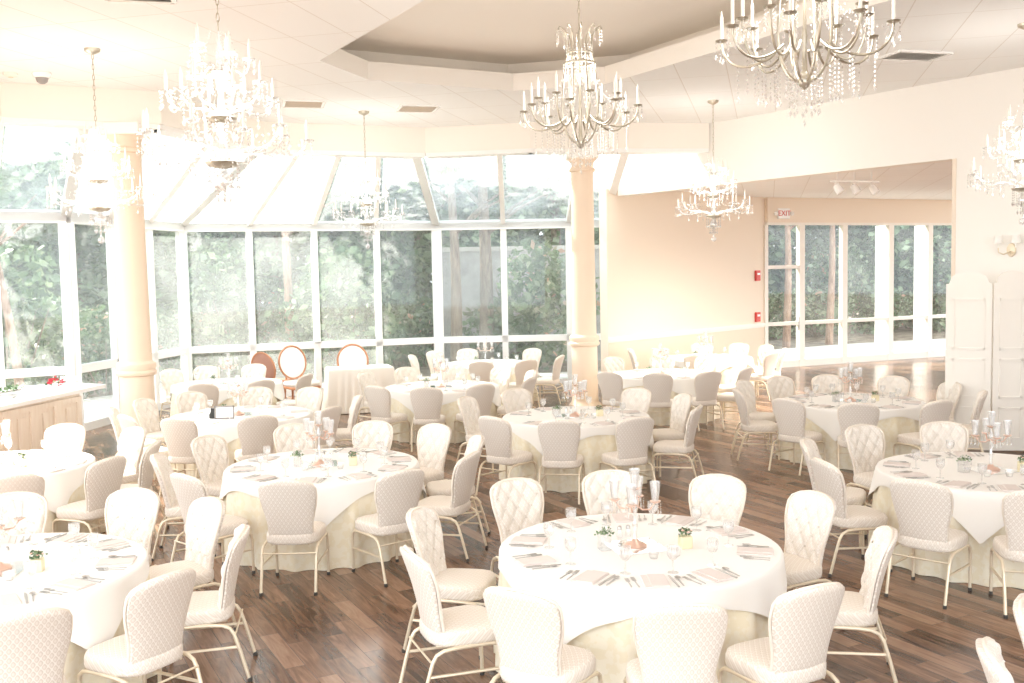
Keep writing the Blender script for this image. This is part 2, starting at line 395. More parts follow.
# soffit above the window bay
mb = MB()
for i in range(len(S) - 1):
    a, b = Vector(S[i]), Vector(S[i + 1]); d = (b - a).normalized(); nrm = Vector((-d.y, d.x))
    q = [a, b, b + nrm * .34 + d * .12, a + nrm * .34 - d * .12]
    mb.prism([tuple(p) for p in q], ZB, ZC + .05)
tag(mb.build('wall_soffit', M['wall']), 'cream soffit band above the glass bay', 'wall', kind=STR)
mb = MB()
for i in range(len(S) - 1):
    a, b = Vector(S[i]), Vector(S[i + 1]); d = (b - a).normalized(); nrm = Vector((-d.y, d.x))
    mb.prism([tuple(p) for p in (a + nrm * .02, b + nrm * .02, b + nrm * .36, a + nrm * .36)], ZB - .07, ZB)
tag(mb.build('trim_1', M['white']), 'white trim under the soffit band', 'trim', kind=STR)

# header wall and right wall
wd = (Vector(Wj) - Vector(Wa)).normalized(); wn = Vector((-wd.y, wd.x))    # wn points into the alcove
wend = Vector(B0) + Vector((.25, .12))
mb = MB()
a, b = Vector(Wj) - wd * 7.5, Vector(Wj)
mb.prism([tuple(wend), Wj, tuple(Vector(Wj) + wn * .28), tuple(wend + wn * .28)], 4.1, ZC + .05)
far = Vector(Wj) + wd * 11.3
mb.prism([Wj, tuple(far), tuple(far + wn * .28), tuple(Vector(Wj) + wn * .28)], 0, ZC + .05)
mb.prism([tuple(far), (far.x + .3, far.y), (far.x + .3, -3), (far.x, -3)], 0, ZC + .05)  # unseen stretch added to cut sky light from the right
tag(mb.build('wall_right', M['wallw']), 'cream right wall with wide opening into the alcove', 'wall', kind=STR)
mb = MB(); q = Vector(Wj) - wd * .03
mb.prism([tuple(q - wn * .01), tuple(q + wd * .06 - wn * .01), tuple(q + wd * .06 + wn * .3), tuple(q + wn * .3)], 0, 4.1)
tag(mb.build('trim_2', M['beige']), 'peach trim on the jamb of the alcove opening', 'trim', kind=STR)
# wall between bay and door, with wainscot rail
bd = (Vector(B1) - Vector(B0)).normalized(); bn = Vector((-bd.y, bd.x))
mb = MB(); mb.prism([B0, B1, tuple(Vector(B1) + bn * .2), tuple(Vector(B0) + bn * .2)], 0, 5.3)
wb = mb.build('wall_alcove', M['beige']); tag(wb, 'peach alcove wall with a chair rail', 'wall', kind=STR)
mb = MB()
mb.prism([tuple(Vector(B0) - bn * .012), tuple(Vector(B1) - bn * .012), B1, B0], 0, 1.1); mb.build('wainscot', M['wains'], wb)
mb = MB(); mb.prism([tuple(Vector(B0) - bn * .045), tuple(Vector(B1) - bn * .045), B1, B0], 1.1, 1.17)
mb.prism([tuple(Vector(B0) - bn * .025), tuple(Vector(B1) - bn * .025), B1, B0], 1.06, 1.1)
mb.prism([tuple(Vector(B0) - bn * .025), tuple(Vector(B1) - bn * .025), B1, B0], 0, .12)
tag(mb.build('trim_3', M['screen']), 'cream chair rail along the alcove wall', 'trim', kind=STR)
mb = MB(); mb.bar((2.12, 20.45, 4.95), (2.1, 22.3, 3.6), .12, .3); mb.bar((2.12, 22.3, 3.6), (2.12, 22.3, 0), .14, .2)
tag(mb.build('trim_4', M['white']), 'white sloping trim where the glass roof meets the alcove wall', 'trim', kind=STR)
# alcove ceiling
mb = MB(); mb.prism([tuple(Vector(B0) + bd * .1), B1, D2, (15.5, 10.2), tuple(far + wn * .28), tuple(wend + wn * .28)], ZS, ZS + .1)
tag(mb.build('ceiling.001', M['ceil']), 'white tiled ceiling of the alcove', 'ceiling', kind=STR)

# ------------------------------------------------------------------ glazing
def pane(parent, a, b, z0, z1, mat='pane'):
    mb = MB(); mb.seg(a, b, .012, z0, z1); return mb.build('pane', M[mat], parent)
def window(name, label, a, b, ts, thick=.12, w=.135, endw=(.16, .16), zt=ZT, zr=ZR, head=3.74, mat='white'):
    root = MB(); d = (Vector(b) - Vector(a)).normalized()
    root.seg(a, b, .2, zt, head); r = root.build(name, M[mat]); tag(r, label, 'window', kind=STR)
    k = MB(); k.seg(a, b, .12, zr - .07, zr + .07); k.build('rail', M[mat], r)
    k = MB(); k.seg(a, b, .14, 0, .14); k.build('sill', M[mat], r)
    L = (Vector(b) - Vector(a)).length
    for i, t in enumerate(ts):
        p = Vector(lerp(a, b, t)); ww = w
        if i == 0: ww = endw[0]
        if i == len(ts) - 1: ww = endw[1]
        k = MB(); k.seg(p - d * ww / 2, p + d * ww / 2, thick + (.04 if ww > w else 0), 0, zt); k.build('mullion', M[mat], r)
    for i in range(len(ts) - 1):
        p, q = Vector(lerp(a, b, ts[i])) + d * w * .45, Vector(lerp(a, b, ts[i + 1])) - d * w * .45
        pane(r, p, q, .14, zr - .07); pane(r, p, q, zr + .07, zt)
    return r
window('window_1', 'left end window wall of the bay, beside the buffet counter', G[0], G[1], [0, .5, 1], endw=(.12, .24))
window('window_2', 'short side window wall of the bay behind the left pillar', G[1], G[2], [0, .333, .667, 1], endw=(.2, .2))
window('window_3', 'four bay window wall behind the skirted sweetheart table', G[2], G[3], [0, .25, .5, .75, 1], endw=(.2, .2))
window('window_4', 'window wall of the bay behind the right pillar', G[3], G[4], [0, .4, .79, 1], endw=(.2, .12))

def P3(p, z): return Vector((p[0], p[1], z))
# sloping glass roof: rafters and panes
def roof(name, label, g0, g1, s0, s1, ts, solid=()):
    mb = MB(); z0, z1 = 3.66, 4.93
    mb.bar(P3(g0, z0 - .02), P3(g1, z0 - .02), .2, .16); mb.bar(P3(s0, z1), P3(s1, z1), .2, .16)
    r = mb.build(name, M['white']); tag(r, label, 'window', kind=STR)
    for i, t in enumerate(ts):
        k = MB(); k.bar(P3(lerp(g0, g1, t), z0 + .02), P3(lerp(s0, s1, t), z1 + .02), .16 if i in (0, len(ts) - 1) else .1, .14); k.build('rafter', M['white'], r)
    for i in range(len(ts) - 1):
        q = [P3(lerp(g0, g1, ts[i]), z0), P3(lerp(g0, g1, ts[i+1]), z0), P3(lerp(s0, s1, ts[i+1]), z1), P3(lerp(s0, s1, ts[i]), z1)]
        nrm = (q[1] - q[0]).cross(q[3] - q[0]).normalized() * .012
        k = MB(); k.add([p for p in q] + [p + nrm for p in q], [(3,2,1,0),(4,5,6,7),(0,1,5,4),(1,2,6,5),(2,3,7,6),(3,0,4,7)])
        if i in solid: k.build('pane', M['glarepane'], r)  # panes listed in solid get the painted glare white
        else: k.build('pane', M['roofpane'], r)
    return r
roof('window_5', 'sloping glass roof at the left end of the bay', G[0], G[1], (-7.95, 13.45), (-6.0, 14.35), [0, .5, 1])
roof('window_6', 'roof panes whitened with painted-in glare over the side of the bay', G[1], G[2], (-6.0, 14.35), (-4.25, 17.6), [0, .33, .67, 1], solid=(0, 1, 2))
roof('window_7', 'sloping glass roof behind the far chandelier', G[2], G[3], (-4.25, 17.6), (-1.75, 18.7), [0, .25, .5, .75, 1], solid=(0, 1))
roof('window_8', 'sloping glass roof beside the right pillar', G[3], G[4], (-1.75, 18.7), (2.2, 18.5), [0, .4, .79, 1])

# door wall of the alcove
dd = (Vector(D2) - Vector(B1)).normalized(); dn = Vector((-dd.y, dd.x)); LD = (Vector(D2) - Vector(B1)).length
s_ = 6.224 / LD
mb = MB(); mb.seg(B1, D2, .22, 3.68, 5.3); tag(mb.build('wall_back', M['beige']), 'peach wall above the alcove windows', 'wall', kind=STR)
ts = [t * s_ for t in (.0, .18, .405, .66, .885, 1.14)]
r = MB(); r.seg(B1, D2, .16, 3.62, 3.70); r = r.build('door_1', M['screen']); tag(r, 'glass door and tall windows in the alcove', 'window', kind=STR)
for i, t in enumerate(ts):
    p = Vector(lerp(B1, D2, t)); k = MB(); w = .17 if i else .1
    k.seg(p - dd * w / 2, p + dd * w / 2, .14, 0, 3.62); k.build('mullion', M['screen'], r)
    if i in (3, 4):
        k = MB(); q = p + dn * .07; k.prism([tuple(q - dd * .07), tuple(q + dd * .07), tuple(q + dd * .07 + dn * .38), tuple(q - dd * .07 + dn * .38)], -.06, 3.62); k.build('fin', M['white'], r)
for i in range(len(ts) - 1):
    p, q = Vector(lerp(B1, D2, ts[i])), Vector(lerp(B1, D2, ts[i + 1]))
    for z in ([.09, 1.12, 2.56] if i == 0 else [.09, 1.12]):
        k = MB(); k.seg(p, q, .12, z - (.09 if z < .1 else .045), z + (.09 if z < .1 else .045)); k.build('rail', M['screen'], r)
    zz = [.18, 1.075, 1.165, 2.515, 2.605, 3.62] if i == 0 else [.18, 1.075, 1.165, 3.62]
    for k in range(0, len(zz), 2): pane(r, p + dd * .08, q - dd * .08, zz[k], zz[k + 1], 'clearpane')
k = MB(); p = Vector(lerp(B1, D2, ts[1])) - dd * .16 - dn * .09
k.tube([P3(p, .95), P3(p - dn * .05, .98), P3(p - dn * .05, 1.28), P3(p, 1.31)], .014, 6); k.build('handle', M['silver'], r, 40)
# solid wall right of the windows (behind the right wall)
# columns
def column(x, y, label, top=ZB):
    prof = [(.30, 0), (.30, .1), (.26, .14), (.245, .2), (.235, 1.18), (.275, 1.2), (.285, 1.24), (.26, 1.27), (.28, 1.31), (.275, 1.36), (.225, 1.40), (.212, 2.6), (.20, top - .42), (.235, top - .40), (.235, top - .36), (.205, top - .33), (.21, top - .25), (.25, top - .20), (.25, top - .17)]
    mb = MB(); mb.lathe(prof, 32, (0, 0, 0)); o = mb.build('column', M['column'], None, 40); o.location = (x, y, 0)
    tag(o, label, 'column', kind=STR)
    mb = MB(); mb.box((0, 0, top - .09), (.56, .56, .16)); mb.build('capital', M['wallw'], o)
    return o
column(-5.45, 14.36, 'round peach column beside the buffet counter')
column(1.34, 18.36, 'round peach column between the glass bay and the alcove')

# ------------------------------------------------------------------ chairs
BH, BZ0 = .945, .445
def shield(v):
    # half width of the back at relative height v
    if v > .80:
        k = (v - .80) / .20; return .228 * math.sqrt(max(0., 1 - k ** 2.6)) if k < 1 else 0.
    return .178 + (.228 - .178) * (.5 - .5 * cos(PI * min(1, max(0, (v - .12) / .62))))
def backpt(u, v, off):
    # u in -1..1, v in 0..1 on the back surface; off pushes towards the sitter (+Y)
    z = BZ0 + v * (BH - BZ0); w = shield(v)
    y = -.205 - .135 * v - .025 * math.sin(PI * v) * -.6
    x = u * w; y += .9 * x * x
    return Vector((x, y + off, z))
def back_shell(front, back, nu=15, nv=17, edge=.02, vs=None):
    mb = MB()
    vv = [i / (nv - 1) for i in range(nv)]; vv = [1 - (1 - t) ** 1.35 for t in vv]; vv[-1] = .9995
    def prof(u): return max(0., 1 - abs(u) ** 6) ** .5
    for sgn, off in ((1, front), (-1, back)):
        V = []
        for v in vv:
            for i in range(nu):
                u = -1 + 2 * i / (nu - 1)
                e = prof(u) * min(1, ((1 - v) / .06 + .25)) * min(1, v / .05 + .35)
                V.append(backpt(u, v, sgn * off * (0.35 + .65 * e)))
        F = []
        for j in range(nv - 1):
            for i in range(nu - 1):
                q = (j*nu+i, j*nu+i+1, (j+1)*nu+i+1, (j+1)*nu+i)
                F.append(q[::-1] if sgn > 0 else q)
        mb.add(V, F)
    n_ = nu * nv
    for j in range(nv - 1):
        for i0 in (0, nu - 1):
            a, b = j*nu+i0, (j+1)*nu+i0; q = (a, b, b + n_, a + n_); mb.f.append(q if i0 == 0 else q[::-1]); mb.m.append(0)
    for i in range(nu - 1):
        for j0 in (0, nv - 1):
            a = j0*nu+i; q = (a, a + 1, a + 1 + n_, a + n_); mb.f.append(q[::-1] if j0 == 0 else q); mb.m.append(0)
    return mb
def tuft_pad(nu=37, nv=41):
    mb = MB(); V = []
    for j in range(nv):
        v = .03 + .95 * j / (nv - 1)
        for i in range(nu):
            u = -1 + 2 * i / (nu - 1)
            k = .955 if v < .8 else .955 - .03 * (v - .8) / .17
            p = backpt(u * k, v, 0)
            X, Z = p.x / .118, (p.z - BZ0 - .29) / .165
            t = math.sqrt(abs(sin(PI * (X + Z)) * sin(PI * (X - Z))))
            ed = min(1, (1 - abs(u)) / .12) * min(1, (.98 - v) / .05 + .0) * min(1, (v - .03) / .05)
            h = .020 + (.012 + .025 * t) * max(0, ed) ** .6
            V.append(p + Vector((0, h, 0)))
    F = [(j*nu+i, (j+1)*nu+i, (j+1)*nu+i+1, j*nu+i+1) for j in range(nv - 1) for i in range(nu - 1)]
    mb.add(V, F)
    # buttons at the crossings
    for a in range(-3, 4):
        for b in range(-4, 5):
            X, Z = (a + b) / 2, (a - b) / 2
            x, z = X * .118, BZ0 + .29 + Z * .165
            v = (z - BZ0) / (BH - BZ0)
            if .1 < v < .9 and abs(x) < shield(v) * .78:
                p = backpt(x / shield(v), v, .043)
                mb.bead((p.x, p.y, p.z), .010, .010, 0, 6)
    return mb
def seat_mb():
    mb = MB(); nr = 28
    def outline(k, grow):
        a = 2 * PI * k / nr; c, s = cos(a), sin(a); e = 3.6
        r = 1 / (abs(c) ** e + abs(s) ** e) ** (1 / e)
        x, y = r * c, r * s
        w = .235 + .0 * y if y < 0 else .235 + .015 * y
        w = .215 + .03 * (y + 1) / 2
        return x * w * grow, y * .235 * grow
    Z = [(.385, .93), (.392, .985), (.41, 1.0), (.445, 1.0), (.462, .985), (.475, .94), (.484, .80), (.490, .5), (.492, .15)]
    V = [(*outline(k, g), z) for z, g in Z for k in range(nr)]
    F = [(j*nr+k, j*nr+(k+1) % nr, (j+1)*nr+(k+1) % nr, (j+1)*nr+k) for j in range(len(Z) - 1) for k in range(nr)]
    F += [tuple(range(nr - 1, -1, -1)), tuple(range((len(Z) - 1) * nr, len(Z) * nr))]
    return mb.add(V, F)
def make_chair():
    root = empty('banquet_chair')
    seat_mb().build('seat', M['seat'], root, 60)
    bk = back_shell(.014, .022).build('backrest', M['back'], root, 70)
    pts = []
    for i in range(33):
        a = -1 + 2 * i / 32
        # run up one side, over the top and down the other
        if i <= 12: v = .02 + .80 * i / 12; u = -1
        elif i >= 20: v = .02 + .80 * (32 - i) / 12; u = 1
        else:
            u = cos(PI - PI * (i - 12) / 8); x = u * .228
            k = (1 - abs(u) ** 2) ** (1 / 2.6) if abs(u) < 1 else 0; v = .80 + .195 * k
            w = max(shield(v), 1e-3); u = max(-1, min(1, x / w)) if w > .03 else 0
        pts.append(backpt(u, v, .018))
    mb = MB(); mb.tube(pts, .011, 6); mb.build('piping', M['piping'], bk, 60)
    tuft_pad().build('back_cushion', M['pad'], root, 180)
    for sx in (-1, 1):
        x = sx * .222
        mb = MB(); mb.tube([(x, .215, .012), (x, .212, .30), (x, .205, .345), (x, .17, .372), (x, .10, .380), (x, -.02, .382)], .0125, 8)
        lg = mb.build('leg', M['gold'], root, 60)
        mb = MB(); mb.lathe([(.0155, 0), (.0155, .02), (.013, .026)], 8, (x, .215, 0)); mb.build('glide', M['glide'], lg)
        mb = MB(); mb.tube([(x, -.335, .012), (x, -.285, .20), (x, -.250, .315), (x, -.225, .355), (x, -.18, .376), (x, -.10, .382), (x, -.02, .382)], .0125, 8)
        lg = mb.build('leg', M['gold'], root, 60)
        mb = MB(); mb.lathe([(.0155, 0), (.0155, .02), (.013, .026)], 8, (x, -.337, 0)); mb.build('glide', M['glide'], lg)
        mb = MB(); mb.tube([(x, .213, .215), (x, -.276, .232)], .010, 6); mb.build('stretcher', M['gold'], root, 60)
        mb = MB(); mb.tube([(sx * .15, -.10, .375), (sx * .15, -.20, .385), (sx * .13, -.200, .44), (sx * .13, -.206, .47)], .009, 6); mb.build('back_support', M['gold'], root, 60)
    mb = MB(); mb.tube([(-.222, -.262, .325), (.222, -.262, .325)], .007, 6); mb.build('crossbar', M['gold'], root, 60)
    return root
chair0 = make_chair(); chair_used = [False]
def new_chair(x, y, rz, label, group, near=True):
    if not chair_used[0]: o = chair0; chair_used[0] = True
    else: o = copy_tree(chair0, None, None if near else (lambda c: not c.name.startswith(('glide',))))
    place(o, (x, y, 0), rz); tag(o, label, 'chair', group); return o

# table: key, (centre), phrase, chair spots (angle, radius), overlay corner angle, detail level
TABLES = [
 ('front centre table', (.81, 6.45), [(-157, 1.56), (-120, 1.61), (-90, 1.66), (-62, 1.59), (-14, 1.55), (26, 1.53), (59, 1.57), (91, 1.6), (122, 1.58), (165, 1.55)], -126, 2),
 ('middle left table', (-1.85, 9.5), [(-168, 1.52), (-127, 1.55), (-90, 1.56), (-54, 1.55), (-19, 1.55), (15, 1.55), (50, 1.6), (79, 1.58), (112, 1.56), (152, 1.53)], -81, 2),
 ('left corner table', (-3.32, 6.2), [(-58, 1.6), (-28, 1.56), (8, 1.54), (46, 1.53), (77, 1.54), (112, 1.53)], -29, 2),
 ('table by the buffet counter', (-5.15, 9.75), [(-57, 1.68), (-25, 1.56), (8, 1.54), (50, 1.53), (88, 1.53)], -30, 2),
 ('front right table', (4.16, 8.65), [(-169, 1.58), (-133, 1.6), (-103, 1.64), (80, 1.6), (112, 1.6), (154, 1.55)], -118, 2),
 ('table by the alcove door', (4.56, 13.3), [(-139, 1.55), (-106, 1.6), (-69, 1.56), (-24, 1.6), (13, 1.55), (49, 1.6), (84, 1.58), (112, 1.6), (140, 1.62), (178, 1.54)], -120, 2),
 ('middle centre table', (.78, 12.4), [(-132, 1.56), (-101, 1.55), (-67, 1.55), (-23, 1.55), (19, 1.55), (53, 1.58), (117, 1.65), (156, 1.56)], -114, 2),
 ('table by the left pillar', (-3.6, 13.1), [(-165, 1.62), (-133, 1.6), (-104, 1.55), (-68, 1.54), (-30, 1.54), (12, 1.54), (66, 1.57), (97, 1.6), (133, 1.54), (164, 1.54)], -100, 1),
 ('back centre table', (-1.15, 15.9), [(-123, 1.62), (-94, 1.66), (-64, 1.57), (-22, 1.55), (18, 1.58), (51, 1.55), (85, 1.6), (116, 1.64), (150, 1.55)], -105, 1),
 ('table by the right pillar', (2.6, 17.2), [(-130, 1.68), (-101, 1.66), (-71, 1.62), (-37, 1.58), (18, 1.6), (50, 1.6), (82, 1.62), (117, 1.62)], -70, 1),
 ('alcove wall table', (3.95, 20.2), [(-108, 1.54), (-45, 1.54), (-11, 1.54), (24, 1.55), (52, 1.58), (82, 1.56), (170, 1.54)], -100, 1),
 ('bay window table', (-.5, 19.8), [(-93, 1.55), (-60, 1.57), (-21, 1.55), (53, 1.6), (107, 1.6), (137, 1.6), (173, 1.55)], -80, 1),
 ('back left table', (-4.9, 17.0), [(-87, 1.66), (-55, 1.6), (-19, 1.56), (88, 1.6), (120, 1.6), (146, 1.56)], -95, 1),
]
def seat_words(spots):
    """a phrase for each seat: the side of its table that it stands on, and its order there"""
    sides = {}
    for i, (a, r) in enumerate(spots):
        s = 'near' if -138 < a < -42 else 'right' if -42 <= a <= 40 else 'far' if 40 < a < 140 else 'left'
        sides.setdefault(s, []).append(i)
    out = [None] * len(spots)
    for s, L in sides.items():
        if s in ('near', 'far'):
            L.sort(key=lambda i: cos(math.radians(spots[i][0]))); wd_ = {1: [''], 2: ['left', 'right'], 3: ['left', 'middle', 'right'], 4: ['leftmost', 'second', 'third', 'rightmost']}[len(L)]
        else:
            L.sort(key=lambda i: sin(math.radians(spots[i][0]))); wd_ = {1: [''], 2: ['nearer', 'farther'], 3: ['nearest', 'middle', 'farthest'], 4: ['nearest', 'second', 'third', 'farthest']}[len(L)]
        for w, i in zip(wd_, L): out[i] = (s, w)
    return out
LOOK = {'near': 'cream chair, quilted back facing us', 'far': 'cream chair, tufted front facing us', 'left': 'cream chair seen side on', 'right': 'ivory chair seen side on'}
for tname, c, spots, rot, lvl in TABLES:
    W = seat_words(spots)
    for (a, r), (s, w) in zip(spots, W):
        ar = math.radians(a); d = r - .30
        lab = f"{LOOK[s]}, {s} side of {tname}" + (f", {w}" if w else '')
        jit = random.uniform(-.05, .05)
        new_chair(c[0] + d * cos(ar), c[1] + d * sin(ar), ar + PI / 2 + jit, lab, 'banquet chairs at the ' + tname, c[1] < 12)
new_chair(2.31, 4.07, -1.9, 'cream banquet chair alone at the bottom right corner, the nearer one', 'banquet chairs at the bottom right corner')
new_chair(2.73, 4.57, -2.4, 'cream banquet chair at the bottom right edge, the farther one', 'banquet chairs at the bottom right corner')

# ------------------------------------------------------------------ tables and cloths
RT = .905
def make_table():
    root = empty('round_table')
    mb = MB(); mb.lathe([(.0, .715), (.885, .715), (.9, .722), (.9, .742), (.893, .748), (0, .748)], 48); mb.build('table_top', M['counterwood'], root, 30)
    for k in range(4):
        a = PI / 4 + k * PI / 2; x, y = .52 * cos(a), .52 * sin(a)
        mb = MB(); mb.tube([(x, y, 0), (x * .98, y * .98, .68), (x * .7, y * .7, .71)], .016, 6); mb.build('leg', M['silver'], root, 60)
    return root
def make_skirt(seed):
    rnd = random.Random(seed); nf = 21; ph = [rnd.uniform(-.5, .5) for _ in range(nf)]; am = [rnd.uniform(.55, 1.1) for _ in range(nf)]
    def f(a):
        t = a / (2 * PI) * nf; i = int(t) % nf; k = t - int(t); j = (i + 1) % nf
        A = am[i] * (1 - k) + am[j] * k; p = ph[i] * (1 - k) + ph[j] * k
        return A * (.5 + .5 * cos(2 * PI * t + p * 1.6)) ** 1.4
    seg_ = 240; mb = MB(); V = []
    rows = [(.0, .7515), (.5, .7515), (.895, .7515), (.9045, .748)] + [(None, .745 - .745 * t) for t in (.03, .08, .16, .27, .4, .55, .7, .85, .96, .996)]
    for r, z in rows:
        for k in range(seg_):
            a = 2 * PI * k / seg_
            if r is None:
                t = (.745 - z) / .745; rr = .905 + .010 * t + .078 * f(a) * min(1, t * 1.25) ** .8
            else: rr = r
            V.append((rr * cos(a), rr * sin(a), z))
    F = [(j*seg_+k, (j+1)*seg_+k, (j+1)*seg_+(k+1) % seg_, j*seg_+(k+1) % seg_) for j in range(len(rows) - 1) for k in range(seg_)]
    return mb.add(V, F)
def make_overlay(rot, seed):
    rnd = random.Random(seed); seg_ = 240; mb = MB(); V = []
    rot = math.radians(rot); p1, p2 = rnd.uniform(0, 6), rnd.uniform(0, 6)
    def drop(a):
        q = a - rot + PI / 4; c = 1 / max(abs(cos(q)), abs(sin(q))); k = (c - 1) / .4142
        return .10 + .30 * k ** 1.1 + .012 * sin(9 * a + p1)
    def rad(a, t):
        d = drop(a); q = a - rot
        w = max(0, cos(2 * q) ** 2 if abs(sin(2 * q)) < 2 else 0)
        k = abs(cos(2 * q))          # 1 at the corners
        rip = (.5 + .5 * cos(20 * a + p2)) * .030 * k + (.5 + .5 * cos(13 * a + p1)) * .018
        corner = .035 * max(0, cos(4 * q)) ** 3
        return .922 + (d / .4) * (.02 + rip + corner) * t
    rows = [(0, 0), (.3, 0), (.6, 0), (.86, 0), (.90, 0), (.913, 0)] + [(None, t) for t in (.06, .18, .35, .55, .78, 1.)]
    for r, t in rows:
        for k in range(seg_):
            a = 2 * PI * k / seg_
            if r is None: rr = rad(a, t); z = .7575 - t * drop(a)
            else: rr = r; z = .7600 if r < .912 else .7590
            if r is None and rr < .915 + .06 * t * 0: rr = .915
            V.append((rr * cos(a), rr * sin(a), z))
    F = [(j*seg_+k, (j+1)*seg_+k, (j+1)*seg_+(k+1) % seg_, j*seg_+(k+1) % seg_) for j in range(len(rows) - 1) for k in range(seg_)]
    mb.add(V, F)
    return mb
# the skirt must stay inside the overlay where both hang: the overlay starts further out, the skirt's folds open below it
tab0 = make_table(); skirts = [make_skirt(k).mesh('tablecloth', M['skirt'], 180) for k in range(3)]
for i, (tname, c, spots, rot, lvl) in enumerate(TABLES):
    o = tab0 if i == 0 else copy_tree(tab0)
    place(o, (c[0], c[1], 0)); tag(o, f'round banquet table under white and ivory cloths, the {tname}', 'table', 'round banquet tables')
    s = bpy.data.objects.new('tablecloth', skirts[i % 3]); col.objects.link(s); place(s, (c[0], c[1], 0), i * .7)
    tag(s, f'ivory jacquard floor length cloth on the {tname}', 'tablecloth', 'ivory floor length cloths')
    ov = make_overlay(rot, i).build('table_overlay', M['overlay'], None, 180); place(ov, (c[0], c[1], 0))
    tag(ov, f'white square linen overlay draped on the {tname}', 'tablecloth', 'white table overlays')
ZT0 = .7605

# ------------------------------------------------------------------ tableware
def fork_mb(L=.19):
    mb = MB(); h = .0035
    mb.add([(-.004, -L/2, 0), (.004, -L/2, 0), (.0035, L*.12, 0), (-.0035, L*.12, 0), (-.005, -L/2, h), (.005, -L/2, h), (.003, L*.12, h), (-.003, L*.12, h)], [(3,2,1,0),(4,5,6,7),(0,1,5,4),(1,2,6,5),(2,3,7,6),(3,0,4,7)])
    mb.box((0, L*.19, .003), (.022, L*.16, .004))
    for k in range(4): mb.box((-.009 + .006 * k, L*.375, .004), (.0032, L*.23, .003))
    return mb
def knife_mb():
    mb = MB(); mb.bevbox((0, -.06, .004), (.013, .10, .008), .002); mb.prism([(-.008, -.01), (.009, -.01), (.010, .07), (.004, .115), (-.006, .12), (-.008, .1)], 0, .003); return mb
def spoon_mb():
    mb = MB(); mb.box((0, -.03, .003), (.008, .12, .004))
    def f(u, v):
        a = 2 * PI * u; r = v; return (.019 * r * cos(a), .055 + .03 * r * sin(a), .002 + .008 * r * r)
    mb.grid(14, 4, f, 0, True); return mb
def goblet_mb():
    mb = MB(); mb.lathe([(.034, 0), (.033, .003), (.006, .008), (.0045, .05), (.006, .075), (.02, .085), (.034, .105), (.038, .135), (.036, .165), (.0345, .165), (.0362, .135), (.032, .107), (.018, .088), (.0, .082)], 14); return mb
def napkin_mb():
    mb = MB(); mb.bevbox((0, 0, .004), (.15, .23, .008), .003); mb.bevbox((.018, 0, .0105), (.105, .225, .005), .002); return mb
def tumbler_mb():
    mb = MB(); mb.lathe([(.026, 0), (.031, .10), (.0295, .10), (.025, .006), (0, .006)], 14); return mb
TW = {'fork': fork_mb().mesh('fork', M['silver']), 'salad_fork': fork_mb(.165).mesh('salad_fork', M['silver']), 'knife': knife_mb().mesh('knife', M['silver']), 'spoon': spoon_mb().mesh('spoon', M['silver'], 60),
      'goblet': goblet_mb().mesh('goblet', M['glass'], 50), 'napkin': napkin_mb().mesh('napkin', M['napkin'])}
def item(kind, loc, rz, label, cat, group, tilt=None):
    o = bpy.data.objects.new(kind, TW[kind]); col.objects.link(o); place(o, loc, rz); tag(o, label, cat, group); return o
for tname, c, spots, rot, lvl in TABLES:
    W = seat_words(spots)
    spots2 = list(spots)
    if tname == 'left corner table': pass
    for (a, r), (s, w) in zip(spots2, W):
        ar = math.radians(a); q = ar + PI / 2 + random.uniform(-.04, .04)         # local +Y points to the centre
        def at(x, y, z=ZT0):
            # x to the guest's right, y measured inward from the rim
            R = .885 - y; px = c[0] + R * cos(ar) - x * sin(ar); py = c[1] + R * sin(ar) + x * cos(ar)
            return (px, py, z)
        seat = f"{s} side {w}".strip()
        item('napkin', at(0, .14), q, f'folded linen napkin, {seat} place, {tname}', 'napkin', 'napkins on the ' + tname)
        item('goblet', at(.15 + random.uniform(-.02, .02), .31), 0, f'clear stemmed water glass, {seat} place, {tname}', 'glass', 'water glasses on the ' + tname)
        if lvl > 1:
            item('fork', at(-.115, .14), q + random.uniform(-.12, .12), f'silver dinner fork, {seat} place, {tname}', 'fork', 'dinner forks on the ' + tname)
            item('salad_fork', at(-.155, .13), q + random.uniform(-.12, .12), f'small silver salad fork, {seat} place, {tname}', 'fork', 'salad forks on the ' + tname)
            item('knife', at(.11, .14), q + random.uniform(-.12, .12), f'silver table knife, {seat} place, {tname}', 'knife', 'knives on the ' + tname)
            item('spoon', at(.145, .14), q + random.uniform(-.12, .12), f'silver spoon, {seat} place, {tname}', 'spoon', 'spoons on the ' + tname)

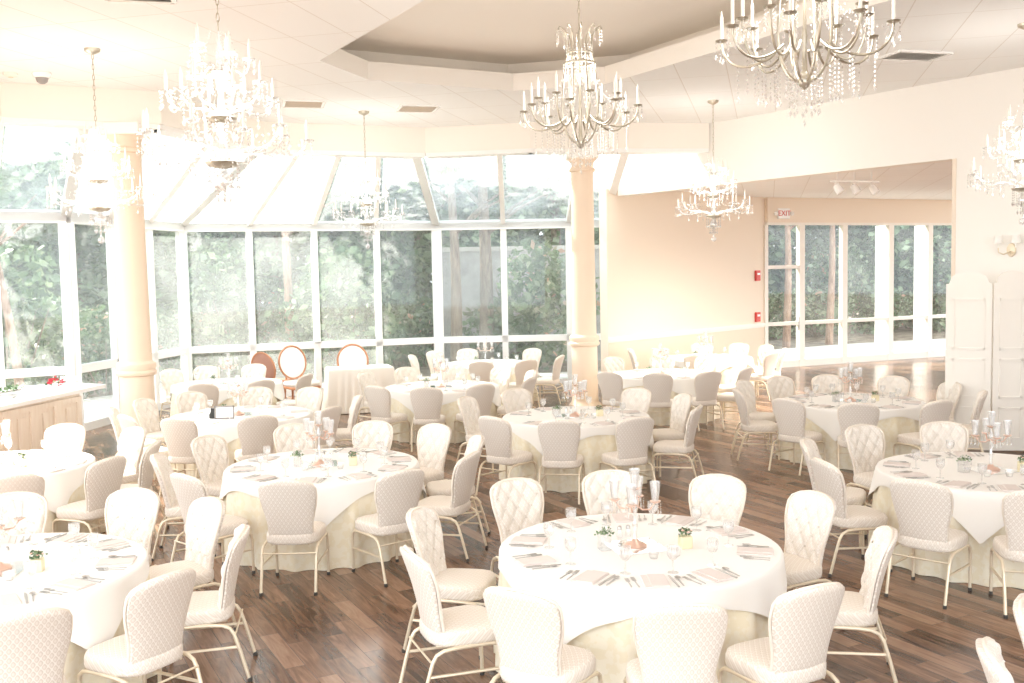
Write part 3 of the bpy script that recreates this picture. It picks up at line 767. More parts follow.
# ------------------------------------------------------------------ centrepieces
def make_candelabra():
    root = empty('candelabra')
    mb = MB(); mb.lathe([(.075, 0), (.078, .008), (.06, .02), (.03, .03), (.018, .045), (.0, .05)], 20); mb.build('base', M['copper'], root, 40)
    mb = MB(); mb.lathe([(.012, .03), (.014, .12), (.02, .14), (.012, .16), (.010, .26), (.02, .28), (.024, .30), (.012, .32), (.010, .36)], 10); mb.build('stem', M['crystal'], root, 60)
    n_ = 5
    for k in range(n_):
        if k < n_ - 1:
            a = 2 * PI * k / (n_ - 1) + .4; r = .135; h = .30
            P = [(.012 * cos(a), .012 * sin(a), .27), (.05 * cos(a), .05 * sin(a), .245), (.10 * cos(a), .10 * sin(a), .25), (r * cos(a), r * sin(a), h)]
        else:
            a = 0; r = 0; h = .38; P = [(0, 0, .34), (0, 0, .36), (0, 0, h)]
        x, y = r * cos(a), r * sin(a)
        mb = MB(); mb.tube(P, .006, 6); mb.lathe([(.006, 0), (.034, .012), (.036, .018), (.02, .018)], 12, (x, y, h - .01)); arm = mb.build('arm', M['copper'], root, 60)
        mb = MB(); mb.lathe([(.022, 0), (.026, .05), (.036, .125), (.0345, .125), (.0245, .05), (.02, .006), (0, .006)], 14, (x, y, h + .009)); mb.build('glass_cup', M['glass'], arm, 50)
        mb = MB()
        for j in range(6):
            b = 2 * PI * j / 6; px, py = x + .034 * cos(b), y + .034 * sin(b)
            for q in range(3): mb.bead((px, py, h - .012 - q * .016), .006, .008)
            mb.bead((px, py, h - .068), .008, .016)
        mb.build('crystal_drops', M['crystal'], arm)['kind'] = 'stuff'
    return root
def make_bunch(name, kind):
    root = empty(name)
    if kind == 'pot':
        mb = MB(); mb.bevbox((0, 0, .04), (.075, .075, .08), .004); mb.build('pot', M['goldpot'], root); z0 = .08
    else:
        mb = MB()
        for sx, sy, w, d in ((-.033, 0, .004, .07), (.033, 0, .004, .07), (0, -.033, .07, .004), (0, .033, .07, .004)): mb.box((sx, sy, .05), (w, d, .10))
        mb.box((0, 0, .004), (.07, .07, .008)); mb.build('vase', M['glass'], root); z0 = .095
    rnd = random.Random(kind); mb = MB()
    for k in range(60):
        a, e, r = rnd.uniform(0, 2 * PI), rnd.uniform(.1, 1.4), rnd.uniform(.02, .055)
        p = Vector((r * cos(a) * sin(e) * 1.1, r * sin(a) * sin(e) * 1.1, z0 - .005 + r * cos(e)))
        t = Vector((rnd.uniform(-1, 1), rnd.uniform(-1, 1), rnd.uniform(-.3, 1))).normalized(); s_2 = t.orthogonal().normalized() * .008; t = t * .022
        mb.add([p, p + t * .5 + s_2, p + t, p + t * .5 - s_2], [(0, 1, 2, 3)])
    mb.build('greenery', M['leafA'], root)
    mb = MB()
    for k in range(5):
        a = 2 * PI * k / 5 + rnd.uniform(-.3, .3); r = rnd.uniform(.012, .04); z = z0 + .02 + rnd.uniform(0, .02)
        for j in range(5):
            b = 2 * PI * j / 5; cx, cy = r * cos(a), r * sin(a)
            q = Vector((cx, cy, z)); t = Vector((cos(b), sin(b), .7)).normalized() * .016; s_2 = Vector((-sin(b), cos(b), 0)) * .008
            mb.add([q, q + t * .6 + s_2, q + t, q + t * .6 - s_2], [(0, 1, 2, 3)])
    mb.build('flower', M['petal'] if kind == 'pot' else M['china'], root)
    return root
def make_shaker():
    root = empty('salt_shaker'); mb = MB(); mb.lathe([(.02, 0), (.022, .01), (.016, .05), (.014, .055)], 10); mb.build('body', M['glass'], root, 50)
    mb = MB(); mb.lathe([(.0155, .055), (.016, .07), (.009, .08), (0, .082)], 10); mb.build('cap', M['silver'], root, 50); return root
def make_votive():
    root = empty('votive_candle'); mb = MB(); mb.lathe([(.024, 0), (.032, .03), (.034, .055), (.032, .055), (.022, .006), (0, .006)], 12); mb.build('glass_holder', M['glass'], root, 50)
    mb = MB(); mb.lathe([(.02, .007), (.02, .022), (0, .022)], 10); mb.build('wax', M['candle'], root, 50); return root
PROTO = {}
def inst(key, maker, loc, rz, label, cat, group):
    if key not in PROTO: o = PROTO[key] = maker()
    else: o = copy_tree(PROTO[key])
    place(o, loc, rz); return tag(o, label, cat, group)
mirr = MB().bevbox((0, 0, .003), (.34, .34, .006), .001).mesh('mirror_tile', M['mirror'])
for i, (tname, c, spots, rot, lvl) in enumerate(TABLES):
    off = random.uniform(-.04, .04); rz = random.uniform(0, 1.5)
    mi = bpy.data.objects.new('mirror_tile', mirr); col.objects.link(mi); place(mi, (c[0] + off, c[1], ZT0), rz * .3); tag(mi, f'square mirror tile under the candelabra on the {tname}', 'mirror', 'mirror tiles')
    inst('cand', make_candelabra, (c[0] + off, c[1], ZT0 + .006), rz, f'crystal candelabra with glass cups and copper base on the {tname}', 'candelabra', 'table candelabras')
    inst('vase', lambda: make_bunch('bud_vase', 'vase'), (c[0] - .23, c[1] - .05, ZT0), .3, f'small glass vase of greenery on the {tname}', 'vase', 'glass bud vases')
    if lvl > 1:
        inst('pot', lambda: make_bunch('flower_pot', 'pot'), (c[0] + .30, c[1] - .04, ZT0), .2, f'small gold pot of blush flowers on the {tname}', 'flower pot', 'gold flower pots')
        for k, (dx, dy, w) in enumerate(((-.10, .24, 'left'), (-.04, .26, 'right'))):
            inst('shaker', make_shaker, (c[0] + dx, c[1] + dy, ZT0), 0, f'small silver capped shaker on the {tname}, {w} one of the pair', 'shaker', 'shakers on the ' + tname)
        for k, (dx, dy, w) in enumerate(((-.12, -.25, 'left'), (.06, -.27, 'middle'), (.21, -.22, 'right'))):
            inst('votive', make_votive, (c[0] + dx, c[1] + dy, ZT0), 0, f'clear glass votive candle on the {tname}, {w} of three', 'candle', 'votives on the ' + tname)
# framed sign and shaker on the table by the left pillar
r = empty('picture_frame', (-3.72, 12.72, ZT0), .12)
k = MB()
for x, z, w, h in ((-.115, .085, .018, .17), (.115, .085, .018, .17), (0, .009, .248, .018), (0, .161, .248, .018)): k.box((x, 0, z), (w, .016, h))
k.build('frame', M['grey'], r); k = MB(); k.box((0, .002, .085), (.22, .006, .15)); cd = k.build('card', M['paper'], r)
k = MB()
for j, w in enumerate((.10, .14, .12, .08)): k.box((0, -.0016, .122 - j * .024), (w, .001, .004))
k.build('lettering', M['napkin'], cd); k = MB(); k.box((0, .05, .06), (.05, .004, .12)); k.build('stand', M['grey'], r)
tag(r, 'grey framed card standing on the table by the left pillar', 'sign')
r = empty('card_holder', (-3.90, 12.78, ZT0)); k = MB(); k.bevbox((0, 0, .06), (.07, .04, .12), .006); k.build('body', M['black'], r); k = MB(); k.bevbox((0, 0, .125), (.09, .055, .018), .004); k.build('clip', M['black'], r)
tag(r, 'small black holder beside the grey framed card', 'card holder')

# ------------------------------------------------------------------ sweetheart table and oval back chairs
def sweet_table(cx, cy, w, d, h, rz):
    root = empty('rectangular_table', (cx, cy, 0), rz); mb = MB(); mb.box((0, 0, h - .03), (w - .05, d - .05, .03)); mb.build('table_top', M['counterwood'], root)
    for sx in (-1, 1):
        for sy in (-1, 1): k = MB(); k.box((sx * (w / 2 - .08), sy * (d / 2 - .08), (h - .045) / 2), (.05, .05, h - .045)); k.build('leg', M['counterwood'], root)
    tag(root, 'small rectangular sweetheart table hidden under a cream draped cloth', 'table')
    seg_ = 200; mb = MB(); rows = [(0, h), (.5, h), (.97, h), (1, h - .006)] + [(None, t) for t in (.05, .2, .4, .6, .8, .99)]
    V = []
    for r, t in rows:
        for k in range(seg_):
            a = 2 * PI * k / seg_; c_, s_3 = cos(a), sin(a); q = 1 / max(abs(c_) / (w / 2), abs(s_3) / (d / 2)); x, y = c_ * q, s_3 * q
            if r is None:
                m_ = .012 + .10 * t * t * .6 + (.5 + .5 * cos(26 * a + 2 * sin(5 * a))) * .05 * t; L = math.hypot(x, y)
                V.append((x * (1 + m_ / L), y * (1 + m_ / L), (h - .006) * (1 - t) + .004))
            else: V.append((x * r, y * r, t))
    F = [(j*seg_+k, (j+1)*seg_+k, (j+1)*seg_+(k+1) % seg_, j*seg_+(k+1) % seg_) for j in range(len(rows) - 1) for k in range(seg_)]
    mb.add(V, F); o = mb.build('tablecloth', M['sweet'], None, 60); place(o, (cx, cy, 0), rz); tag(o, 'cream satin cloth draped to the floor over the sweetheart table', 'tablecloth')
sweet_table(-2.9, 18.75, 1.2, .62, .84, .3)
def oval_chair(x, y, rz, label, fab, h=1.2):
    root = empty('oval_back_chair', (x, y, 0), rz)
    def ell_pts(rx, rz_, n_=40): return [(rx * cos(2 * PI * k / n_), -.25 - .10 * (sin(2 * PI * k / n_) + 1) / 2, h - .34 + rz_ * sin(2 * PI * k / n_)) for k in range(n_ + 1)]
    mb = MB(); mb.tube(ell_pts(.30, .32), .019, 8); fr = mb.build('back_frame', M['orangewood'], root, 60)
    mb = MB(); nr, nk = 6, 32; V = []
    for sgn in (1, -1):
        for j in range(nr):
            for k in range(nk):
                q = 1 - j / (nr - 1) * .98; a = 2 * PI * k / nk
                V.append((.285 * q * cos(a), -.25 - .10 * (q * sin(a) + 1) / 2 + sgn * .035 * math.sqrt(1 - q * q * .999), h - .34 + .305 * q * sin(a)))
    F = []
    for s2 in (0, 1):
        for j in range(nr - 1):
            for k in range(nk):
                b = s2 * nr * nk; q = (b+j*nk+k, b+j*nk+(k+1) % nk, b+(j+1)*nk+(k+1) % nk, b+(j+1)*nk+k); F.append(q[::-1] if s2 == 0 else q)
    mb.add(V, F); mb.build('back_cushion', M[fab], root, 180)
    mb = MB(); mb.bevbox((0, .02, .46), (.56, .52, .10), .03); mb.build('seat', M[fab], root, 40)
    mb = MB(); mb.bevbox((0, .02, .385), (.56, .52, .05), .01); mb.build('seat_rail', M['orangewood'], root)
    for sx in (-1, 1):
        k = MB(); k.tube([(sx * .24, .24, 0), (sx * .25, .25, .2), (sx * .25, .25, .37)], [.016, .022, .028], 8); k.build('leg', M['orangewood'], root, 60)
        k = MB(); k.tube([(sx * .22, -.30, 0), (sx * .23, -.22, .36), (sx * .17, -.25, .60)], [.016, .024, .02], 8); k.build('leg', M['orangewood'], root, 60)
    return tag(root, label, 'chair', 'oval back chairs by the bay window')
oval_chair(-4.18, 19.55, PI + .75, 'orange wood oval chair with white back, left of the sweetheart table', 'upholst')
oval_chair(-3.12, 19.55, PI + .25, 'orange wood oval chair with white back, behind the sweetheart table', 'upholst')
oval_chair(-4.78, 19.85, -.5, 'rust coloured oval back chair by the bay window', 'rustfabric', 1.1)

# ------------------------------------------------------------------ buffet counter
ct = [(-6.75, 12.6), (-6.33, 15.4), (-6.95, 15.75), (-7.75, 15.35), (-8.3, 13.2)]
ci = [(-6.86, 12.7), (-6.46, 14.75), (-7.2, 15.35), (-7.68, 15.2), (-8.2, 13.2)]
root = empty('buffet_counter', (-7.2, 14.2, 0)); sh = lambda L: [(p[0] + 7.2, p[1] - 14.2) for p in L]
mb = MB(); mb.prism(sh(ci), 0, .90); bd_ = mb.build('body', M['counterwood'], root)
mb = MB(); mb.prism(sh(ct), .90, .955); mb.build('countertop', M['white'], root)
a, b = Vector(sh(ci)[0]), Vector(sh(ci)[1]); d = (b - a).normalized(); nn = Vector((d.y, -d.x))
L = (b - a).length
for k in range(4):
    p0 = a + d * (L * k / 4 + .05) + nn * .012; p1 = a + d * (L * (k + 1) / 4 - .05) + nn * .012
    mb = MB(); mb.seg(p0, p1, .024, .10, .20); mb.seg(p0, p1, .024, .78, .86)
    for e in (p0, p1): mb.seg(e - d * .05, e + d * .05, .026, .10, .86)
    q0, q1 = p0 + d * .12, p1 - d * .12
    if (q1 - q0).length > .05: mb.seg(q0, q1, .016, .26, .72)
    mb.build('panel', M['counterwood'], bd_)
tag(root, 'pickled wood buffet counter with white top below the left windows', 'counter')
ZK = .955
def red_flowers(loc):
    root = empty('flower_arrangement', loc); mb = MB(); mb.lathe([(.05, 0), (.06, .05), (.09, .09), (.085, .09), (.05, .01), (0, .01)], 14); mb.build('bowl', M['china'], root, 50)
    rnd = random.Random(3); A, B = MB(), MB()
    for k in range(70):
        a, r = rnd.uniform(0, 2 * PI), rnd.uniform(0, .13); p = Vector((r * cos(a), r * sin(a), .09 + (.13 - r) * .6 + rnd.uniform(0, .03)))
        t = Vector((rnd.uniform(-1, 1), rnd.uniform(-1, 1), rnd.uniform(0, 1))).normalized() * .05; s2 = t.orthogonal().normalized() * .018
        (A if k % 3 else B).add([p, p + t * .5 + s2, p + t, p + t * .5 - s2], [(0, 1, 2, 3)])
    A.build('petals', M['redpetal'], root); B.build('greenery', M['leafA'], root)
    return tag(root, 'low bowl of red flowers on the buffet counter', 'flowers')
red_flowers((-6.72, 14.55, ZK))
def garland(pts, label):
    root = empty('garland', pts[0]); o0 = Vector(pts[0]); rnd = random.Random(9); mb = MB()
    P = [Vector(p) - o0 for p in pts]; k = MB(); k.tube([p + Vector((0, 0, .012)) for p in P], .008, 5); k.build('vine', M['barkA'], root)
    for i in range(len(P) - 1):
        for j in range(45):
            p = P[i].lerp(P[i + 1], rnd.random()) + Vector((rnd.uniform(-.05, .05), rnd.uniform(-.05, .05), .015 + rnd.uniform(0, .05)))
            t = Vector((rnd.uniform(-1, 1), rnd.uniform(-1, 1), rnd.uniform(0, .8))).normalized() * .06; s2 = t.orthogonal().normalized() * .02
            mb.add([p, p + t * .5 + s2, p + t, p + t * .5 - s2], [(0, 1, 2, 3)])
    mb.build('leaves', M['leafC'], root); return tag(root, label, 'garland')
garland([(-7.75, 14.0, ZK), (-7.45, 14.35, ZK), (-7.35, 14.8, ZK)], 'pale green leaf garland lying on the buffet counter')
for k in range(4):
    mb = MB(); mb.lathe([(.0, .004), (.06, .0), (.13, .012), (.135, .018), (.128, .018), (.06, .007), (0, .008)], 24)
    o = mb.build('plate', M['china'], None, 40); o.location = (-7.05 + .0 * k, 13.35 + .0 * k, ZK + .012 * k)
    tag(o, ['white plate at the bottom of the stack on the buffet', 'white plate second from bottom of the buffet stack', 'white plate third from bottom of the buffet stack', 'topmost white plate of the buffet stack'][k], 'plate', 'plates on the buffet')
def tray_(loc, rz, label):
    root = empty('serving_tray', loc, rz); mb = MB(); mb.bevbox((0, 0, .008), (.42, .28, .016), .006); mb.build('base', M['silver'], root)
    mb = MB()
    for x, y, w, d in ((-.2, 0, .015, .28), (.2, 0, .015, .28), (0, -.132, .42, .015), (0, .132, .42, .015)): mb.box((x, y, .024), (w, d, .02))
    mb.build('rim', M['silver'], root); return tag(root, label, 'tray')
tray_((-7.2, 13.85, ZK), .3, 'silver rectangular serving tray on the buffet counter')
for k in range(5):
    o = bpy.data.objects.new('goblet', TW['goblet']); col.objects.link(o); o.location = (-6.62 - .09 * k, 15.12 + .04 * (k % 2), ZK); tag(o, f'clear stemmed glass standing on the buffet counter, {["first", "second", "third", "fourth", "last"][k]} of the row', 'glass', 'glasses on the buffet')

# ------------------------------------------------------------------ folding screen, sconce, signs, vents
def folding_screen():
    root = empty('folding_screen', (6.35, 13.35, 0)); h = 2.46
    P = [(-.05, .28), (.50, -.02), (1.0, .05), (1.45, -.3)]
    P = [(-.38, .33), (.14, .06), (.62, .0), (1.02, -.42)]
    for i in range(3):
        a, b = Vector(P[i]), Vector(P[i + 1]); d = (b - a).normalized(); L = (b - a).length; n_ = Vector((-d.y, d.x)) * .016; a = a + d * .008; L -= .016
        mb = MB(); nk = 16; top = []
        for k in range(nk + 1):
            t = k / nk; e = abs(2 * t - 1); z = h - .16 + (.0 if e > .86 else .03 + .13 * math.sqrt(max(0, 1 - (e / .86) ** 2.2)))
            top.append((t * L, z))
        V = []; prof = [(0, .03)] + top + [(L, .03)]
        for sgn in (-1, 1): V += [(a.x + d.x * t + n_.x * sgn, a.y + d.y * t + n_.y * sgn, z) for t, z in prof]
        m_ = len(prof); F = [tuple(range(m_)), tuple(range(2 * m_ - 1, m_ - 1, -1))] + [(k, m_ + k, m_ + (k + 1) % m_, (k + 1) % m_) for k in range(m_)]
        mb.add(V, F); p = mb.build('panel', M['screen'], root)
        for z0, z1 in ((.18, .62), (.74, 1.28), (1.40, 2.1)):
            k = MB(); nf_ = -n_.normalized() * .02
            def bar_(t0, t1, za, zb):
                q = [(a + d * t0 + nf_, za), (a + d * t1 + nf_, za), (a + d * t1 + nf_, zb), (a + d * t0 + nf_, zb)]
                k.seg(tuple(a + d * t0 + nf_), tuple(a + d * t1 + nf_), .016, za, zb)
            bar_(.08, L - .08, z0, z0 + .03); bar_(.08, L - .08, z1 - .03, z1); bar_(.08, .11, z0, z1); bar_(L - .11, L - .08, z0, z1)
            k.build('moulding', M['screen'], p)
    return tag(root, 'ivory three panel folding screen with arched tops by the right wall', 'folding screen')
folding_screen()
def sconce():
    p = Vector(Wj) + wd * .86 - wn * .002; root = empty('wall_sconce', (p.x, p.y, 2.75), math.atan2(wd.y, wd.x))
    mb = MB(); mb.lathe([(0, -.0), (.07, .0), (.06, .02), (0, .03)], 16); mb.v = [(x, -z, y * 1.4) for x, y, z in mb.v]; mb.f = [f[::-1] for f in mb.f]; mb.build('backplate', M['gold'], root, 40)
    for sx in (-1, 1):
        mb = MB(); mb.tube([(0, -.03, -.02), (sx * .06, -.09, -.06), (sx * .12, -.12, -.03), (sx * .125, -.12, .03)], .008, 6); arm = mb.build('arm', M['gold'], root, 60)
        mb = MB(); mb.lathe([(.012, .03), (.012, .12)], 8, (sx * .125, -.12, 0)); mb.build('candle', M['candle'], arm)
        mb = MB(); mb.lathe([(.065, .09), (.045, .21), (.043, .21), (.062, .092)], 16, (sx * .125, -.12, 0)); mb.build('shade', M['upholst'], arm, 60)
    tag(root, 'brass double wall sconce with cream shades above the folding screen', 'sconce')
sconce()
def red_box(t, z, h, label, name):
    p = Vector(lerp(B0, B1, t)) - bn * .003; root = empty(name, (p.x, p.y, z), math.atan2(bd.y, bd.x))
    mb = MB(); mb.bevbox((0, -.03, 0), (.20, .06, h), .01); mb.build('housing', M['red'], root); mb = MB(); mb.box((0, -.064, .04), (.12, .008, .05)); mb.build('cover', M['china'], root)
    tag(root, label, 'fire alarm')
red_box(.935, 2.36, .26, 'red fire alarm strobe high on the alcove wall', 'alarm_strobe')
red_box(.935, 1.33, .24, 'red fire alarm pull box just above the chair rail', 'alarm_pull_box')
p = Vector(lerp(B1, D2, .075 * s_)) - dn * .115; er = empty('exit_sign', (p.x, p.y, 3.90), math.atan2(dd.y, dd.x))
mb = MB(); mb.bevbox((0, -.03, 0), (.36, .06, .26), .008); mb.build('housing', M['china'], er)
cu = bpy.data.curves.new('exit', 'FONT'); cu.body = 'EXIT'; cu.size = .19; cu.extrude = .004; cu.align_x = 'CENTER'; cu.align_y = 'CENTER'
tmp = bpy.data.objects.new('exit', cu); col.objects.link(tmp); me = bpy.data.meshes.new_from_object(tmp.evaluated_get(bpy.context.evaluated_depsgraph_get()))
bpy.data.objects.remove(tmp); me.materials.clear(); me.materials.append(M['red'])
lt = bpy.data.objects.new('lettering', me); col.objects.link(lt); lt.parent = er; lt.location = (0, -.063, 0); lt.rotation_euler = (PI / 2, 0, 0)
for sx in (-1, 1): k = MB(); k.lathe([(.05, 0), (.055, .03), (.03, .06), (0, .07)], 12); k.v = [(x + sx * .25, -.03 - z, y) for x, y, z in k.v]; k.build('emergency_lamp', M['china'], er, 40)
tag(er, 'white EXIT sign with red letters above the alcove door', 'sign')
def track_light():
    root = empty('track_light', (6.3, 18.3, ZS), .35)
    mb = MB(); mb.box((0, 0, -.20), (1.1, .035, .03)); mb.build('track', M['china'], root)
    for x in (-.38, .0, .38): k = MB(); k.tube([(x, 0, 0), (x, 0, -.19)], .01, 6); k.build('rod', M['china'], root)
    for x in (-.42, -.05, .36):
        k = MB(); k.lathe([(.02, 0), (.06, .02), (.075, .1), (.075, .19), (.06, .19)], 14); Rm = Matrix.Rotation(math.radians(150), 4, 'X') @ Matrix.Rotation(.3, 4, 'Y')
        k.v = [tuple(Rm @ Vector(v) + Vector((x, 0, -.26))) for v in k.v]; k.tube([(x, 0, -.21), (x, 0, -.28)], .012, 6); k.build('spot_lamp', M['china'], root, 40)
    tag(root, 'white track with three spot lamps on the alcove ceiling', 'track light')
track_light()
def vent(x, y, w, d, rz, label, back='ventdark'):
    root = empty('ceiling_vent', (x, y, ZC), rz); k = MB()
    for px, py, a, b in ((-w/2, 0, .05, d), (w/2, 0, .05, d), (0, -d/2, w, .05), (0, d/2, w, .05)): k.box((px, py, -.012), (a, b, .024))
    k.build('frame', M['china'], root); k = MB(); k.box((0, 0, -.004), (w, d, .006)); k.build('backing', M[back], root)
    k = MB(); n_ = 7
    for i in range(n_):
        yy = -d/2 + d * (i + .5) / n_; k.add([(-w/2, yy + .014, -.010), (w/2, yy + .014, -.010), (w/2, yy - .012, -.024), (-w/2, yy - .012, -.024), (-w/2, yy + .014, -.013), (w/2, yy + .014, -.013), (w/2, yy - .012, -.027), (-w/2, yy - .012, -.027)], [(0,1,2,3),(7,6,5,4),(0,4,5,1),(2,6,7,3),(1,5,6,2),(3,7,4,0)])
    k.build('louvres', M['wallw'], root); tag(root, label, 'vent', 'ceiling vents')
vent(-3.4, 9.42, .6, .6, .26, 'dark slotted ceiling vent at the top left')
vent(-3.15, 15.6, .6, .6, .26, 'white square ceiling vent left of the tray', 'wains')
vent(-1.45, 16.25, .6, .6, .26, 'white square ceiling vent near the soffit corner', 'wains')
vent(5.2, 12.9, .75, .45, -1.31 + PI / 2, 'dark slotted ceiling vent above the right wall')
r = empty('security_dome', (-5.95, 12.95, ZC)); k = MB(); k.lathe([(.11, 0), (.12, -.02), (.10, -.06), (.08, -.07)], 16); k.build('housing', M['china'], r, 40); k = MB(); k.lathe([(.08, -.07), (.065, -.12), (.03, -.145), (0, -.15)], 16); k.build('dome', M['grey'], r, 60)
tag(r, 'white dome camera on the ceiling above the left soffit', 'camera')
r = empty('smoke_detector', (-6.35, 12.95, ZC)); k = MB(); k.lathe([(.09, 0), (.09, -.03), (.06, -.05), (0, -.05)], 16); k.build('body', M['wall'], r, 40); k = MB(); k.lathe([(.03, -.05), (.028, -.06), (0, -.06)], 10); k.build('sensor', M['wains'], r)
tag(r, 'small round smoke detector at the left end of the ceiling', 'smoke detector')

# ------------------------------------------------------------------ chandeliers
def chain_mb(z0, z1):
    mb = MB(); n_ = int((z1 - z0) / .055)
    for k in range(n_):
        zc = z0 + (k + .5) * (z1 - z0) / n_; h = .036; P = []
        for j in range(9):
            a = 2 * PI * j / 8; x, z = .011 * cos(a), h * sin(a); P.append((x, 0, zc + z) if k % 2 else (0, x, zc + z))
        mb.tube(P, .004, 4, 0, False)
    return mb
def strand(mb, x, y, z, n_, r=.009, gap=.027, drop=True):
    for k in range(n_): mb.bead((x, y, z - k * gap), r, r * 1.25)
    if drop: mb.bead((x, y, z - n_ * gap - .014), r * 1.5, r * 3.2, 0, 6)
def bez(p0, p1, p2, p3, n_=10):
    return [tuple((1-t)**3*a + 3*(1-t)**2*t*b + 3*(1-t)*t*t*c_ + t**3*d_ for a, b, c_, d_ in zip(p0, p1, p2, p3)) for t in [k / n_ for k in range(n_ + 1)]]
def pol(r, a, z): return (r * cos(a), r * sin(a), z)
def tiered(top):
    # crystal tiered chandelier; z = 0 at the bottom ball
    root = empty('crystal_chandelier')
    k = MB(); k.lathe([(.0, .0), (.03, .012), (.042, .042), (.03, .072), (.0, .085)], 12); k.lathe([(.010, .08), (.012, .2), (.05, .24), (.065, .3), (.03, .34), (.022, .40), (.05, .45), (.03, .52), (.02, .62), (.045, .70), (.03, .78), (.018, .9), (.035, 1.0), (.02, 1.1), (.03, 1.2), (.012, 1.3), (.005, 1.36)], 12); k.build('stem', M['crystal'], root, 60)
    for z, r in ((.40, .13), (.72, .11), (1.04, .09)):
        k = MB(); k.lathe([(.02, -.03), (r * .8, -.012), (r, .015), (r * .96, .018), (r * .6, .0), (.02, -.01)], 18, (0, 0, z)); k.build('bowl', M['brass'], root, 50)
    k = MB(); k.lathe([(.09, top), (.085, top - .03), (.03, top - .06), (0, top - .07)], 16); k.build('canopy', M['brass'], root, 40)
    chain_mb(1.36, top - .06).build('chain', M['brass'], root, 60)
    for tier, (n_, r, zc, z0, ph, ns) in enumerate(((10, .60, .56, .42, 0, 4), (8, .38, .88, .74, .3, 3), (5, .21, 1.14, 1.06, .1, 2))):
        for i in range(n_):
            a = 2 * PI * i / n_ + ph; rr = r * (1 if i % 2 == 0 else .86); zz = zc + (0 if i % 2 == 0 else .07)
            k = MB(); k.tube(bez(pol(.03, a, z0), pol(rr * .45, a, z0 + .16), pol(rr * .75, a, zz - .24), pol(rr, a, zz), 12), .008, 6)
            k.lathe([(.012, 0), (.045, .008), (.055, .022), (.05, .022), (.012, .012)], 12, pol(rr, a, zz)); arm = k.build('arm', M['crystal'], root, 60)
            k = MB(); k.lathe([(.011, .01), (.011, .13), (.006, .14), (.004, .165), (0, .172)], 8, pol(rr, a, zz)); k.build('candle', M['candle'], arm, 60)
            k = MB(); x, y, _ = pol(rr, a, zz)
            for j in range(4):
                b = a + PI / 4 + j * PI / 2; strand(k, x + .048 * cos(b), y + .048 * sin(b), zz + .004, ns, .008, .026)
            if tier < 2:
                a2 = 2 * PI * (i + 1) / n_ + ph; rr2 = r * (1 if (i + 1) % 2 == 0 else .86); zz2 = zc + (0 if (i + 1) % 2 == 0 else .07)
                A, B = Vector(pol(rr, a, zz)), Vector(pol(rr2, a2, zz2))
                for j in range(1, 10): t = j / 10; p = A.lerp(B, t); k.bead((p.x, p.y, p.z - .14 * 4 * t * (1 - t)), .008, .009)
            C0, D0 = Vector(pol(.06, a, z0 + .34)), Vector(pol(rr, a, zz))
            for j in range(1, 9): t = j / 9; p = C0.lerp(D0, t); k.bead((p.x, p.y, p.z - .10 * 4 * t * (1 - t)), .007, .009)
            for q in (.45, .7): p = pol(rr * q, a, 0); strand(k, p[0], p[1], zz - .10 - .02 * (q < .6), 3, .008, .026)
            k.build('crystal_strands', M['crystal'], arm)['kind'] = 'stuff'
    k = MB()
    for R, z, n_, m_ in ((.11, .40, 12, 5), (.06, .25, 8, 3), (.10, .72, 10, 4), (.085, 1.04, 8, 3)):
        for i in range(n_): a = 2 * PI * i / n_; strand(k, R * cos(a), R * sin(a), z - .01, m_)
    k.build('pendant_crystals', M['crystal'], root)['kind'] = 'stuff'
    return root
